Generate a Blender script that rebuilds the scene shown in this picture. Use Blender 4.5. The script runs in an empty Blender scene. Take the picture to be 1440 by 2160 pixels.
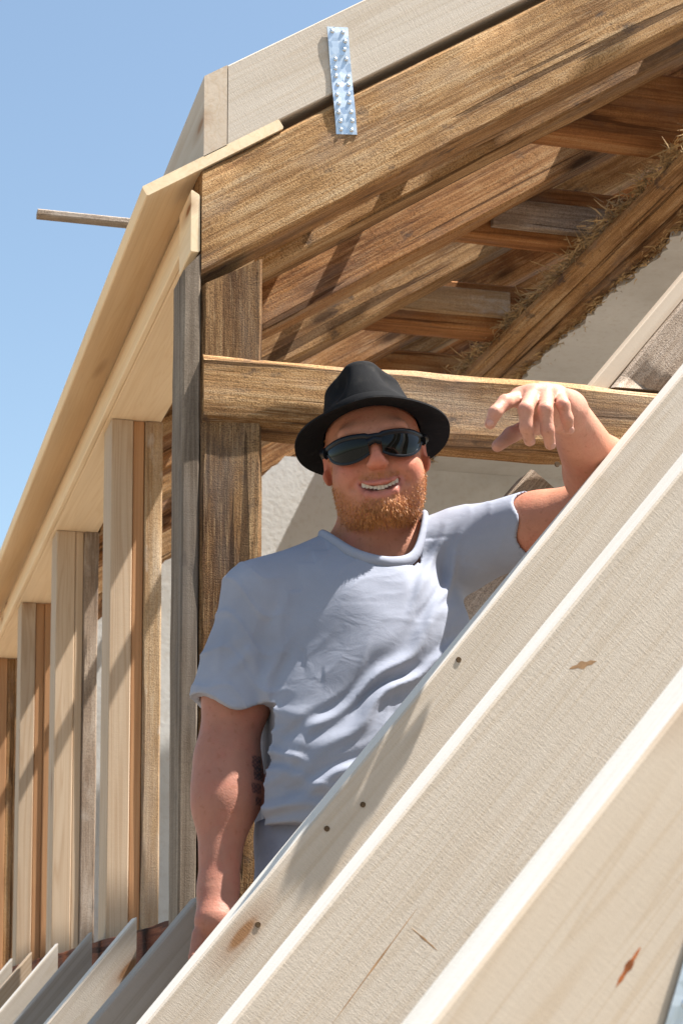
import bpy, bmesh, math, random
import numpy as np
from mathutils import Vector, Matrix, noise as mnoise

rad = math.radians
S = bpy.context.scene
COL = S.collection
random.seed(7)
RNG = np.random.default_rng(11)

# ------------------------------------------------------------------ camera
cam_d = bpy.data.cameras.new('camera')
cam = bpy.data.objects.new('camera', cam_d)
COL.objects.link(cam)
F_PX, W_PX, H_PX = 4200.0, 1440.0, 2160.0
cam_d.sensor_fit = 'VERTICAL'
cam_d.sensor_height = 36.0
cam_d.sensor_width = 24.0
cam_d.lens = F_PX / H_PX * 36.0
cam_d.shift_y = (1719.0 - 1080.0) / H_PX
cam_d.dof.use_dof = True
cam_d.dof.focus_distance = 3.05
cam_d.dof.aperture_fstop = 16.0
cam_d.clip_start = 0.05
cam_d.clip_end = 3000
cam.location = (0, 0, 0)
cam.rotation_euler = (rad(90 + 5.994), 0, rad(-14.7266))
S.camera = cam

# ------------------------------------------------------------------ sky and sun
SUN = Vector((0.43, -0.131, 0.893)).normalized()          # towards the sun
w = bpy.data.worlds.new('World')
S.world = w
w.use_nodes = True
nt = w.node_tree
bg = nt.nodes['Background']
sky = nt.nodes.new('ShaderNodeTexSky')
sky.sky_type = 'NISHITA'
sky.sun_disc = False
sky.sun_elevation = math.asin(SUN.z)
sky.sun_rotation = math.atan2(SUN.x, SUN.y)
sky.altitude = 100
sky.air_density = 1.0
sky.dust_density = 1.6
sky.ozone_density = 0.2
tint = nt.nodes.new('ShaderNodeMix'); tint.data_type = 'RGBA'; tint.blend_type = 'MULTIPLY'; tint.inputs[0].default_value = 1.0
tint.inputs[7].default_value = (1.0, 1.03, 0.965, 1)
nt.links.new(sky.outputs[0], tint.inputs[6]); nt.links.new(tint.outputs[2], bg.inputs[0])
bg.inputs[1].default_value = 0.073
sd = bpy.data.lights.new('sun', 'SUN')
sd.energy = 5.0
sd.angle = rad(0.53)
sd.color = (1.0, 0.965, 0.915)
sun = bpy.data.objects.new('sun', sd)
COL.objects.link(sun)
sun.rotation_euler = SUN.to_track_quat('Z', 'Y').to_euler()
S.view_settings.view_transform = 'Standard'
S.view_settings.look = 'None'
S.view_settings.gamma = 1
S.view_settings.exposure = 1.6

# ------------------------------------------------------------------ node helpers
class NT:
    def __init__(s, name):
        s.m = bpy.data.materials.new(name)
        s.m.use_nodes = True
        s.t = s.m.node_tree
        s.b = s.t.nodes['Principled BSDF']
    def n(s, typ, **kw):
        nd = s.t.nodes.new(typ)
        for k, v in kw.items():
            setattr(nd, k, v)
        return nd
    def L(s, a, b):
        s.t.links.new(a, b)
    def set(s, sock, v):
        if isinstance(v, bpy.types.NodeSocket):
            s.L(v, sock)
        else:
            sock.default_value = v
    def coord(s, scale, rnd=True):
        tc = s.n('ShaderNodeTexCoord')
        out = tc.outputs['Object']
        if rnd:
            oi = s.n('ShaderNodeObjectInfo')
            vm = s.n('ShaderNodeVectorMath', operation='SCALE')
            vm.inputs[0].default_value = (31.0, 17.0, 23.0)
            s.L(oi.outputs['Random'], vm.inputs['Scale'])
            ad = s.n('ShaderNodeVectorMath', operation='ADD')
            s.L(out, ad.inputs[0]); s.L(vm.outputs[0], ad.inputs[1])
            out = ad.outputs[0]
        mu = s.n('ShaderNodeVectorMath', operation='MULTIPLY')
        s.L(out, mu.inputs[0]); mu.inputs[1].default_value = scale
        return mu.outputs[0]
    def noise(s, co, detail=3, rough=0.55, dist=0.0):
        nd = s.n('ShaderNodeTexNoise')
        s.L(co, nd.inputs['Vector'])
        nd.inputs['Scale'].default_value = 1.0
        nd.inputs['Detail'].default_value = detail
        nd.inputs['Roughness'].default_value = rough
        nd.inputs['Distortion'].default_value = dist
        return nd.outputs['Fac']
    def math(s, op, a, b=0.0, c=None, clamp=False):
        nd = s.n('ShaderNodeMath', operation=op)
        nd.use_clamp = clamp
        s.set(nd.inputs[0], a); s.set(nd.inputs[1], b)
        if c is not None: s.set(nd.inputs[2], c)
        return nd.outputs[0]
    def ramp(s, fac, stops):
        nd = s.n('ShaderNodeValToRGB')
        cr = nd.color_ramp
        while len(cr.elements) < len(stops): cr.elements.new(0.5)
        for e, (p, c) in zip(cr.elements, stops):
            e.position = p
            e.color = (*c, 1) if isinstance(c, tuple) else (c, c, c, 1)
        s.L(fac, nd.inputs[0])
        return nd.outputs[0]
    def mix(s, fac, a, b, blend='MIX'):
        nd = s.n('ShaderNodeMix', data_type='RGBA', blend_type=blend)
        s.set(nd.inputs[0], fac)
        for i, v in ((6, a), (7, b)):
            if isinstance(v, tuple): v = (*v, 1)
            s.set(nd.inputs[i], v)
        return nd.outputs[2]
    def bump(s, h, strength, dist, prev=None):
        nd = s.n('ShaderNodeBump')
        nd.inputs['Strength'].default_value = strength
        nd.inputs['Distance'].default_value = dist
        s.L(h, nd.inputs['Height'])
        if prev is not None: s.L(prev, nd.inputs['Normal'])
        return nd.outputs[0]
    def finish(s, col, rough=0.7, normal=None, metal=0.0, spec=0.3):
        s.set(s.b.inputs['Base Color'], (*col, 1) if isinstance(col, tuple) else col)
        s.set(s.b.inputs['Roughness'], rough)
        s.b.inputs['Metallic'].default_value = metal
        s.b.inputs['Specular IOR Level'].default_value = spec
        if normal is not None: s.L(normal, s.b.inputs['Normal'])
        return s.m

def m_new(name, base, line, knot, tone=0.12, fuzz=0.35, knots=True):
    """fresh sawn softwood; grain along local x"""
    t = NT(name)
    broad = t.noise(t.coord((1.3, 8, 8)), 4)
    grain = t.noise(t.coord((2.2, 95, 95)), 3, 0.6, 0.6)
    ring = t.noise(t.coord((0.55, 16, 16)), 2, 0.5, 1.6)
    ringl = t.math('PINGPONG', t.math('MULTIPLY', ring, 9.0), 0.5)
    saw = t.noise(t.coord((420, 90, 90)), 3, 0.65)
    lng = t.noise(t.coord((0.8, 26, 26)), 4, 0.6, 0.4)
    fine = t.noise(t.coord((700, 700, 700)), 1, 0.5)
    c = t.mix(t.ramp(ringl, [(0.0, 0.55), (0.25, 0.0)]), base, line)
    c = t.mix(t.math('MULTIPLY', t.ramp(grain, [(0.35, 0.0), (0.75, 1.0)]), 0.35), c, line)
    k = t.math('MULTIPLY_ADD', broad, tone * 4, 1.0 - tone * 2)
    c = t.mix(1.0, c, t.ramp(k, [(0.0, 0.0), (1.0, 1.0)]), 'MULTIPLY') if False else c
    hs = t.n('ShaderNodeHueSaturation')
    t.L(c, hs.inputs['Color']); t.L(k, hs.inputs['Value'])
    c = hs.outputs[0]
    c = t.mix(t.math('MULTIPLY', t.ramp(saw, [(0.35, 0.0), (0.7, 1.0)]), 0.05 + 0.10 * fuzz), c, tuple(x * 0.55 for x in base))
    c = t.mix(t.math('MULTIPLY', t.ramp(lng, [(0.48, 0.0), (0.72, 1.0)]), 0.30), c, tuple(x * y for x, y in zip(base, (0.72, 0.66, 0.58))))
    if knots:
        vo = t.n('ShaderNodeTexVoronoi')
        t.L(t.coord((2.4, 9.0, 9.0)), vo.inputs['Vector'])
        vo.inputs['Scale'].default_value = 1.0
        sep = t.n('ShaderNodeSeparateColor'); t.L(vo.outputs['Color'], sep.inputs[0])
        pick = t.math('GREATER_THAN', sep.outputs[0], 0.55)
        kd = t.ramp(vo.outputs['Distance'], [(0.05, 1.0), (0.085, 0.45), (0.22, 0.0)])
        c = t.mix(t.math('MULTIPLY', kd, pick), c, knot)
    h = t.math('ADD', t.math('MULTIPLY', saw, 0.7 * fuzz), t.math('ADD', t.math('MULTIPLY', grain, 0.5), t.math('MULTIPLY', fine, 0.5 * fuzz)))
    nb = t.bump(h, 0.45, 0.0011)
    return t.finish(c, 0.75, nb, spec=0.25)

def m_old(name, cols, speck=0.6, stain=0.5, bump=0.8, chalk=0.0):
    """old rough sawn timber: long fibres, fine saw speckle, knots, stains and checks; grain along local x"""
    t = NT(name)
    blotch = t.noise(t.coord((2.6, 12, 12)), 5, 0.62, 0.6)
    big = t.noise(t.coord((1.2, 5, 5)), 3, 0.6, 0.8)
    streak = t.noise(t.coord((2.2, 85, 85)), 4, 0.62, 0.8)
    fibre = t.noise(t.coord((16, 420, 420)), 3, 0.6)
    sp = t.noise(t.coord((420, 420, 420)), 2, 0.7)
    sawm = t.noise(t.coord((150, 9, 9)), 3, 0.7, 1.2)
    f = t.math('ADD', t.math('ADD', t.math('MULTIPLY', blotch, 0.34), t.math('MULTIPLY', big, 0.32)), t.math('MULTIPLY', streak, 0.34))
    c = t.ramp(f, [(0.36, cols[0]), (0.45, cols[1]), (0.53, cols[2]), (0.63, cols[3])])
    c = t.mix(t.math('MULTIPLY', t.ramp(sp, [(0.40, 1.0), (0.55, 0.0)]), speck), c, tuple(x * 0.45 for x in cols[1]))
    c = t.mix(t.math('MULTIPLY', t.ramp(fibre, [(0.52, 0.0), (0.72, 1.0)]), speck * 0.7), c, cols[3])
    c = t.mix(t.math('MULTIPLY', t.ramp(sawm, [(0.38, 1.0), (0.50, 0.0)]), 0.14), c, cols[0])
    grey = t.noise(t.coord((2.0, 7, 7)), 4, 0.65)
    g = sum(cols[2]) / 3
    c = t.mix(t.math('MULTIPLY', t.ramp(grey, [(0.52, 0.0), (0.70, 1.0)]), 0.45), c, (g * 1.05, g * 0.92, g * 0.80))
    if stain > 0:
        st = t.noise(t.coord((9, 17, 17)), 4, 0.7)
        c = t.mix(t.math('MULTIPLY', t.ramp(st, [(0.60, 0.0), (0.68, 1.0)]), stain), c, (0.040, 0.036, 0.038))
        vo = t.n('ShaderNodeTexVoronoi')
        t.L(t.coord((3.0, 10.0, 10.0)), vo.inputs['Vector']); vo.inputs['Scale'].default_value = 1.0
        sep = t.n('ShaderNodeSeparateColor'); t.L(vo.outputs['Color'], sep.inputs[0])
        pick = t.math('GREATER_THAN', sep.outputs[0], 0.50)
        kd = t.ramp(vo.outputs['Distance'], [(0.07, 1.0), (0.11, 0.6), (0.20, 0.0)])
        c = t.mix(t.math('MULTIPLY', t.math('MULTIPLY', kd, pick), 0.85), c, tuple(x * 0.55 for x in cols[0]))
    if chalk > 0:
        ch = t.noise(t.coord((5, 11, 11)), 4, 0.7)
        c = t.mix(t.math('MULTIPLY', t.ramp(ch, [(0.58, 0.0), (0.70, 1.0)]), chalk), c, (0.52, 0.46, 0.40))
    crk = t.noise(t.coord((1.1, 48, 48)), 2, 0.5, 0.5)
    crack = t.ramp(crk, [(0.345, 1.0), (0.360, 0.0)])
    c = t.mix(t.math('MULTIPLY', crack, 0.65), c, tuple(x * 0.6 for x in cols[0]))
    h = t.math('ADD', t.math('MULTIPLY', sp, 0.55), t.math('ADD', t.math('MULTIPLY', streak, 0.8), t.math('MULTIPLY', crack, -1.6)))
    h = t.math('ADD', h, t.math('MULTIPLY', sawm, 0.2))
    nb = t.bump(h, bump, 0.0022)
    return t.finish(c, 0.85, nb, spec=0.12)

M = {}
M['pale'] = m_new('pale_rafter_wood', (0.53, 0.46, 0.38), (0.455, 0.365, 0.27), (0.25, 0.13, 0.06), 0.06, 0.9)
M['pale_fresh'] = m_new('planed_pale_wood', (0.54, 0.445, 0.345), (0.46, 0.345, 0.235), (0.32, 0.18, 0.09), 0.05, 0.3)
M['warm'] = m_new('warm_planed_wood', (0.82, 0.645, 0.43), (0.73, 0.53, 0.31), (0.26, 0.11, 0.04), 0.07, 0.15)
M['stud_new'] = m_new('stud_new_wood', (0.52, 0.395, 0.275), (0.38, 0.245, 0.14), (0.25, 0.12, 0.05), 0.08, 0.5)
M['stud_red'] = m_new('stud_reddish_wood', (0.46, 0.25, 0.12), (0.34, 0.16, 0.07), (0.12, 0.05, 0.02), 0.14, 0.4)
M['old'] = m_old('old_brown_timber', ((0.060, 0.025, 0.010), (0.21, 0.090, 0.034), (0.44, 0.215, 0.082), (0.60, 0.40, 0.21)), 0.7, 0.6, 0.8)
M['old_tan'] = m_old('old_tan_timber', ((0.075, 0.036, 0.016), (0.235, 0.118, 0.046), (0.43, 0.245, 0.105), (0.60, 0.43, 0.25)), 0.7, 0.65, 0.8)
M['post'] = m_old('dark_old_post', ((0.035, 0.018, 0.010), (0.105, 0.052, 0.023), (0.235, 0.125, 0.052), (0.44, 0.29, 0.15)), 0.7, 0.5, 0.8)
M['old_dark'] = m_old('old_reddish_timber', ((0.10, 0.04, 0.016), (0.22, 0.09, 0.032), (0.36, 0.16, 0.058), (0.48, 0.28, 0.13)), 0.4, 0.3, 0.6)
M['old_grey'] = m_old('greyed_rough_timber', ((0.14, 0.10, 0.075), (0.26, 0.185, 0.13), (0.40, 0.31, 0.235), (0.54, 0.45, 0.37)), 0.6, 0.4, 0.9, 0.4)
M['old_chalk'] = m_old('plaster_stained_timber', ((0.18, 0.10, 0.05), (0.36, 0.22, 0.11), (0.48, 0.33, 0.19), (0.60, 0.50, 0.38)), 0.5, 0.2, 0.8, 0.7)
M['weather'] = m_old('weathered_grey_board', ((0.075, 0.052, 0.034), (0.14, 0.104, 0.074), (0.22, 0.172, 0.128), (0.32, 0.26, 0.20)), 0.3, 0.3, 0.4)
M['redsill'] = m_old('dark_red_sill', ((0.05, 0.02, 0.012), (0.12, 0.04, 0.022), (0.20, 0.07, 0.035), (0.30, 0.13, 0.07)), 0.3, 0.4, 0.5)
M['board'] = m_old('old_roof_board', ((0.26, 0.095, 0.032), (0.38, 0.15, 0.052), (0.48, 0.21, 0.076), (0.56, 0.29, 0.12)), 0.15, 0.15, 0.25)
M['grey_rafter'] = m_new('grey_rafter_wood', (0.34, 0.30, 0.26), (0.25, 0.21, 0.17), (0.14, 0.09, 0.06), 0.10, 0.5)  # greyer, darker version of the rafter wood for two stubs

def m_plaster():
    t = NT('old_plaster')
    a = t.noise(t.coord((2.5, 2.5, 2.5)), 6, 0.6)
    b = t.noise(t.coord((60, 60, 60)), 3, 0.6)
    c = t.ramp(a, [(0.30, (0.42, 0.405, 0.375)), (0.5, (0.55, 0.545, 0.525)), (0.75, (0.62, 0.62, 0.60))])
    c = t.mix(t.math('MULTIPLY', t.ramp(b, [(0.3, 1.0), (0.5, 0.0)]), 0.25), c, (0.40, 0.34, 0.27))
    nb = t.bump(t.math('ADD', a, t.math('MULTIPLY', b, 0.4)), 0.4, 0.006)
    return t.finish(c, 0.9, nb, spec=0.1)
M['plaster'] = m_plaster()

def m_simple(name, col, rough=0.6, var=0.15, sc=20, metal=0.0, spec=0.3, bump=0.0, bsc=150):
    t = NT(name)
    a = t.noise(t.coord((sc, sc, sc), False), 4)
    c = t.ramp(a, [(0.3, tuple(x * (1 - var) for x in col)), (0.7, tuple(min(1, x * (1 + var)) for x in col))])
    nb = None
    if bump: nb = t.bump(t.noise(t.coord((bsc, bsc, bsc), False), 3), bump, 0.002)
    return t.finish(c, rough, nb, metal, spec)

def m_galv():
    t = NT('galvanised_steel')
    vo = t.n('ShaderNodeTexVoronoi'); t.L(t.coord((95, 95, 95)), vo.inputs['Vector']); vo.inputs['Scale'].default_value = 1
    sep = t.n('ShaderNodeSeparateColor'); t.L(vo.outputs['Color'], sep.inputs[0])
    c = t.ramp(sep.outputs[0], [(0.0, (0.44, 0.50, 0.56)), (1.0, (0.60, 0.66, 0.72))])
    r = t.math('MULTIPLY_ADD', sep.outputs[1], 0.25, 0.25)
    nb = t.bump(t.noise(t.coord((60, 60, 60)), 2), 0.12, 0.002)
    return t.finish(c, r, nb, 0.85, 0.5)
M['galv'] = m_galv()
M['nail'] = m_simple('nail_steel', (0.62, 0.66, 0.70), 0.3, 0.1, 50, 0.9, 0.5)
M['screw'] = m_simple('dark_screw', (0.10, 0.06, 0.03), 0.5, 0.2, 200, 0.4)
M['straw'] = m_simple('reed_straw', (0.40, 0.27, 0.13), 0.8, 0.5, 35)
M['ground'] = m_simple('gravel_yard', (0.17, 0.155, 0.13), 0.95, 0.2, 0.4)
M['render'] = m_simple('pale_render', (0.55, 0.50, 0.42), 0.9, 0.1, 2)
def m_felt():
    t = NT('black_felt')
    a = t.noise(t.coord((14, 14, 14), False), 5, 0.6)
    f = t.noise(t.coord((900, 900, 900), False), 2, 0.6)
    d = t.noise(t.coord((45, 45, 45), False), 4, 0.7)
    c = t.ramp(a, [(0.3, (0.004, 0.004, 0.005)), (0.7, (0.010, 0.010, 0.011))])
    c = t.mix(t.math('MULTIPLY', t.ramp(d, [(0.55, 0.0), (0.75, 1.0)]), 0.35), c, (0.045, 0.040, 0.034))
    nb = t.bump(a, 0.3, 0.006); nb = t.bump(f, 0.5, 0.0006, nb)
    return t.finish(c, 0.9, nb, spec=0.15)
M['black_felt'] = m_felt()
M['frame_black'] = m_simple('glossy_black_frame', (0.004, 0.0045, 0.007), 0.28, 0.1, 30, 0, 0.25)
M['tooth'] = m_simple('teeth', (0.56, 0.48, 0.38), 0.35, 0.05, 90)
M['boot'] = m_simple('boot_leather', (0.10, 0.06, 0.035), 0.6, 0.2, 30)
t = NT('dark_lens'); M['lens'] = t.finish((0.003, 0.0035, 0.003), 0.04, None, 0.0, 0.22)
M['beard'] = m_simple('ginger_beard_hair', (0.46, 0.20, 0.065), 0.55, 0.4, 160)

def m_cloth(name, col, bsc=1400, strength=0.25, var=0.10):
    t = NT(name)
    a = t.noise(t.coord((9, 9, 9), False), 4)
    wv = t.noise(t.coord((bsc, bsc, bsc * 0.4), False), 2)
    wr = t.noise(t.coord((26, 26, 40), False), 3, 0.5, 0.8)
    c = t.ramp(a, [(0.3, tuple(x * (1 - var) for x in col)), (0.7, tuple(x * (1 + var) for x in col))])
    c = t.mix(t.math('MULTIPLY', t.ramp(wv, [(0.3, 1.0), (0.6, 0.0)]), 0.15), c, tuple(x * 0.6 for x in col))
    nb = t.bump(wr, 0.12, 0.01)
    nb = t.bump(wv, strength, 0.0008, nb)
    m = t.finish(c, 0.9, nb, spec=0.15)
    return m
M['shirt'] = m_cloth('grey_blue_cotton', (0.275, 0.29, 0.345))
M['trouser'] = m_cloth('grey_blue_denim', (0.22, 0.23, 0.29), 900, 0.5, 0.3)

def m_skin():
    t = NT('ruddy_skin')
    at = t.n('ShaderNodeAttribute'); at.attribute_name = 'tint'
    a = t.noise(t.coord((38, 38, 38), False), 4, 0.6)
    fr = t.noise(t.coord((260, 260, 260), False), 2, 0.6)
    hs = t.n('ShaderNodeHueSaturation')
    t.L(at.outputs['Color'], hs.inputs['Color'])
    t.L(t.math('MULTIPLY_ADD', a, 0.4, 0.80), hs.inputs['Value'])
    c = t.mix(t.math('MULTIPLY', t.ramp(fr, [(0.55, 0.0), (0.72, 1.0)]), 0.22), hs.outputs[0], (0.36, 0.14, 0.08))
    bl = t.noise(t.coord((17, 17, 17), False), 5, 0.65)
    c = t.mix(t.math('MULTIPLY', t.ramp(bl, [(0.48, 0.0), (0.70, 1.0)]), 0.38), c, (0.42, 0.115, 0.08))
    fk = t.noise(t.coord((110, 110, 110), False), 2, 0.5)
    c = t.mix(t.math('MULTIPLY', t.ramp(fk, [(0.62, 0.0), (0.70, 1.0)]), 0.30), c, (0.24, 0.09, 0.04))
    nb = t.bump(t.math('ADD', fr, t.math('MULTIPLY', fk, 0.6)), 0.32, 0.0016)
    m = t.finish(c, 0.55, nb, spec=0.25)
    t.b.inputs['Subsurface Weight'].default_value = 0.12
    t.b.inputs['Subsurface Radius'].default_value = (0.012, 0.005, 0.003)
    t.b.inputs['Subsurface Scale'].default_value = 0.6
    return m
M['skin'] = m_skin()

# ------------------------------------------------------------------ object helpers
def link(name, me, mat, parent=None):
    o = bpy.data.objects.new(name, me)
    COL.objects.link(o)
    if mat is not None:
        me.materials.clear(); me.materials.append(M[mat] if isinstance(mat, str) else mat)
    if parent is not None: o.parent = parent
    return o
def tag(o, label=None, cat=None, group=None, kind=None):
    if label: o['label'] = label
    if cat: o['category'] = cat
    if group: o['group'] = group
    if kind: o['kind'] = kind
    return o
def empty(name, loc):
    o = bpy.data.objects.new(name, None)
    o.empty_display_size = 0.1
    COL.objects.link(o); o.location = loc
    return o
def smooth(me, ang=38):
    me.shade_smooth()
    me.set_sharp_from_angle(angle=rad(ang))

def beam_mesh(name, L, wy, hz, rough=0.0, segs=None, chamf=0.002, shear0=0.0, shear1=0.0, seed=0, sub=3):
    if segs is None: segs = max(2, int(L / 0.06)) if rough > 0 else max(2, int(L / 0.4))
    if rough == 0: sub = 1
    c = chamf
    a, b = wy / 2, hz / 2
    corners = [(-a, -b), (a, -b), (a, b), (-a, b)]
    loop = []
    for i in range(4):
        p, q = corners[i], corners[(i + 1) % 4]
        d = ((q[0] - p[0]), (q[1] - p[1])); l = math.hypot(*d); d = (d[0] / l, d[1] / l)
        p2 = (p[0] + d[0] * c, p[1] + d[1] * c); q2 = (q[0] - d[0] * c, q[1] - d[1] * c)
        for k in range(sub + 1):
            f = k / sub
            loop.append((p2[0] + (q2[0] - p2[0]) * f, p2[1] + (q2[1] - p2[1]) * f))
    n = len(loop)
    vs, fs = [], []
    for i in range(segs + 1):
        f = i / segs
        for (y, z) in loop:
            x = f * L + z * (shear0 * (1 - f) + shear1 * f)
            vs.append([x, y, z])
    if rough > 0:
        for v in vs:
            nv = mnoise.noise_vector(Vector((v[0] * 4 + seed * 7.3, v[1] * 22 + seed, v[2] * 22)))
            n2 = mnoise.noise_vector(Vector((v[0] * 26 + seed * 3.1, v[1] * 60, v[2] * 60 + seed)))
            edge = 1.0 if (abs(abs(v[1]) - a) < c * 1.5 and abs(abs(v[2]) - b) < c * 1.5) else 0.5
            v[1] += rough * (nv.y + 0.6 * edge * n2.y)
            v[2] += rough * (nv.z + 0.6 * edge * n2.z)
    for i in range(segs):
        for j in range(n):
            j2 = (j + 1) % n
            fs.append((i * n + j, i * n + j2, (i + 1) * n + j2, (i + 1) * n + j))
    fs.append(tuple(range(n - 1, -1, -1)))
    fs.append(tuple(segs * n + j for j in range(n)))
    me = bpy.data.meshes.new(name)
    me.from_pydata(vs, [], [tuple(reversed(f)) for f in fs])
    bm = bmesh.new(); bm.from_mesh(me)
    bmesh.ops.recalc_face_normals(bm, faces=bm.faces)
    bm.to_mesh(me); bm.free()
    smooth(me)
    return me

_sd = [0]
def timber(name, p0, p1, wy, hz, mat, up=(0, 0, 1), rough=0.0, plumb=(False, False), parent=None, chamf=0.002, **kw):
    """a squared timber from p0 to p1 (centre line); wy across, hz along up"""
    _sd[0] += 1
    p0, p1 = Vector(p0), Vector(p1)
    X = (p1 - p0); L = X.length; X.normalize()
    Z = Vector(up); Z = (Z - X * Z.dot(X)).normalized()
    Y = Z.cross(X)
    t = Z.dot(Vector((1, 0, 0))) if False else 0
    hx = math.hypot(X.x, X.y)
    sh = (X.z / hx) if hx > 1e-6 else 0
    me = beam_mesh(name, L, wy, hz, rough, None, chamf, sh if plumb[0] else 0, sh if plumb[1] else 0, _sd[0], **kw)
    o = link(name, me, mat, parent)
    mw = Matrix((X, Y, Z)).transposed().to_4x4(); mw.translation = p0
    if parent is not None: o.matrix_parent_inverse = Matrix.Identity(4); o.matrix_local = parent.matrix_world.inverted() @ mw if False else Matrix.Translation(-Vector(parent.location)) @ mw
    else: o.matrix_world = mw
    return o
def vbox(name, lo, hi, mat, axis='x', rough=0.0, parent=None, chamf=0.002, **kw):
    """axis aligned timber given by its two corners, grain along axis"""
    lo, hi = Vector(lo), Vector(hi); c = (lo + hi) / 2; d = hi - lo
    if axis == 'x': return timber(name, (lo.x, c.y, c.z), (hi.x, c.y, c.z), d.y, d.z, mat, (0, 0, 1), rough, parent=parent, chamf=chamf, **kw)
    if axis == 'y': return timber(name, (c.x, lo.y, c.z), (c.x, hi.y, c.z), d.x, d.z, mat, (0, 0, 1), rough, parent=parent, chamf=chamf, **kw)
    return timber(name, (c.x, c.y, lo.z), (c.x, c.y, hi.z), d.y, d.x, mat, (1, 0, 0), rough, parent=parent, chamf=chamf, **kw)

def roof_z(x): return 0.2 + 1.21 * (x - 0.58)          # top of the main rafters
MAIN = Vector((1, 0, 1.21)).normalized(); MUP = Vector((-1.21, 0, 1)).normalized()
DS = 0.625                                                # dormer slope
DIR = Vector((1, 0, DS)).normalized(); DUP = Vector((-DS, 0, 1)).normalized()
def sloped(name, x0, x1, y0, y1, ztop, hv, slope, mat, rough=0.0, plumb=(True, True), parent=None, **kw):
    """rafter whose top edge follows ztop(x); hv is the vertical depth"""
    cs = 1 / math.hypot(1, slope); h = hv * cs
    up = Vector((-slope, 0, 1)).normalized()
    p0 = Vector((x0, (y0 + y1) / 2, ztop(x0) - hv / 2)); p1 = Vector((x1, (y0 + y1) / 2, ztop(x1) - hv / 2))
    return timber(name, p0, p1, y1 - y0, h, mat, up, rough, plumb, parent, **kw)

# ------------------------------------------------------------------ ground and house body
def plane(name, lo, hi, z, mat):
    me = bpy.data.meshes.new(name)
    me.from_pydata([(lo[0], lo[1], z), (hi[0], lo[1], z), (hi[0], hi[1], z), (lo[0], hi[1], z)], [], [(0, 1, 2, 3)])
    return link(name, me, mat)
g = plane('ground', (-900, -900), (900, 900), -7.0, 'ground'); tag(g, kind='structure')
fl = vbox('attic_floor', (-0.25, 1.0, -0.92), (6.2, 12, -0.8), 'weather', 'y'); tag(fl, kind='structure')
dk = vbox('added_bounce_deck', (-1.55, 1.4, -1.68), (-0.36, 11.5, -1.62), 'stud_new', 'y'); tag(dk, kind='structure')  # unseen deck, added to bounce sunlight up under the eave
hw = empty('house_wall', (3, 6, -7))
tag(hw, 'pale rendered house wall carrying the attic floor', 'house')
wl = vbox('wall', (-0.2, 1.05, -7.0), (6.1, 11.9, -0.922), 'render', 'x', parent=hw)
wp = vbox('wall_plate', (-0.24, 0.9, -0.80), (-0.10, 12, -0.70), 'stud_new', 'y')
tag(wp, 'long wall plate under the lower rafter ends', 'beam')

# ------------------------------------------------------------------ main roof rafters
M['edge'] = m_new('sunlit_top_wood', (0.655, 0.615, 0.555), (0.60, 0.54, 0.455), (0.45, 0.32, 0.2), 0.03, 0.5, False)  # paler wood for top faces, the sun's brightness put into the colour
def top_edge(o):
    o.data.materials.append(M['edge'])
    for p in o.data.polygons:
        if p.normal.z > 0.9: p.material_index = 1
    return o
def main_rafter(name, y1, x0, x1, mat, label, group=None, w=0.08, hv=0.27, dz=0.0):
    o = sloped(name, x0, x1, y1 - w, y1, lambda x: roof_z(x) + dz, hv, 1.21, mat, chamf=0.003)
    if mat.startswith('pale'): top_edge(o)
    return tag(o, label, 'rafter', group)
GR = 'pale main rafters in front of the man'
rA = main_rafter('main_rafter', 2.66, -0.30, 3.0, 'pale', 'pale new rafter the man leans his left arm over', GR)
rB = main_rafter('main_rafter', 2.103, -0.30, 3.0, 'pale', 'pale sawn rafter in the middle of the three full rafters', GR)
rC = main_rafter('main_rafter', 1.409, -0.30, 3.0, 'pale_fresh', 'pale rafter with dark resin pocket and wide bright top edge', GR)
ridge = vbox('ridge_beam', (2.98, 1.2, 2.72), (3.10, 12, 2.95), 'stud_new', 'y')
tag(ridge, 'ridge beam joining the upper ends of the rafters', 'beam')
for k, (x, z) in enumerate([(0.658, 0.261), (0.708, 0.295), (0.564, 0.131), (0.993, 0.787), (0.845, 0.50)]):
    bm = bmesh.new(); bmesh.ops.create_cone(bm, cap_ends=True, segments=12, radius1=0.0042, radius2=0.0036, depth=0.002)
    me = bpy.data.meshes.new('screw_head'); bm.to_mesh(me); bm.free()
    o = link('screw_head', me, 'screw', rA)
    mw = Matrix.Translation((x, 2.5795, z)) @ Matrix.Rotation(rad(90), 4, 'X')
    o.matrix_parent_inverse = rA.matrix_world.inverted() if False else Matrix.Identity(4)
    bpy.context.view_layer.update()
    o.matrix_local = rA.matrix_world.inverted() @ mw
RES_C = [(0.5708, 0.0548), (0.5514, 0.0262)]
CR_B = [(0.615, 0.1227), (0.5215, 0.0), (0.6086, 0.1009), (0.6369, 0.0776), (0.79, 0.388), (0.822, 0.398)]
def sliver(name, y, a, b, wd, mat, parent):
    a, b = Vector((a[0], y, a[1])), Vector((b[0], y, b[1])); d = b - a; n_ = Vector((-d.z, 0, d.x)).normalized()
    vs = []; k = 10
    for i in range(k + 1):
        f = i / k; p = a + d * f; ww = wd * math.sin(max(0.04, min(0.96, f)) * math.pi) * (0.8 + 0.3 * math.sin(f * 17))
        vs += [p + n_ * ww, p + Vector((0, -0.00008, 0)), p - n_ * ww]
    fs = []
    for i in range(k):
        for j in (0, 1): fs.append((i * 3 + j, i * 3 + j + 1, i * 3 + j + 4, i * 3 + j + 3))
    me = bpy.data.meshes.new(name); me.from_pydata([tuple(v) for v in vs], [], fs)
    o = link(name, me, mat, parent); bpy.context.view_layer.update()
    o.matrix_local = parent.matrix_world.inverted()
    return o
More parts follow.
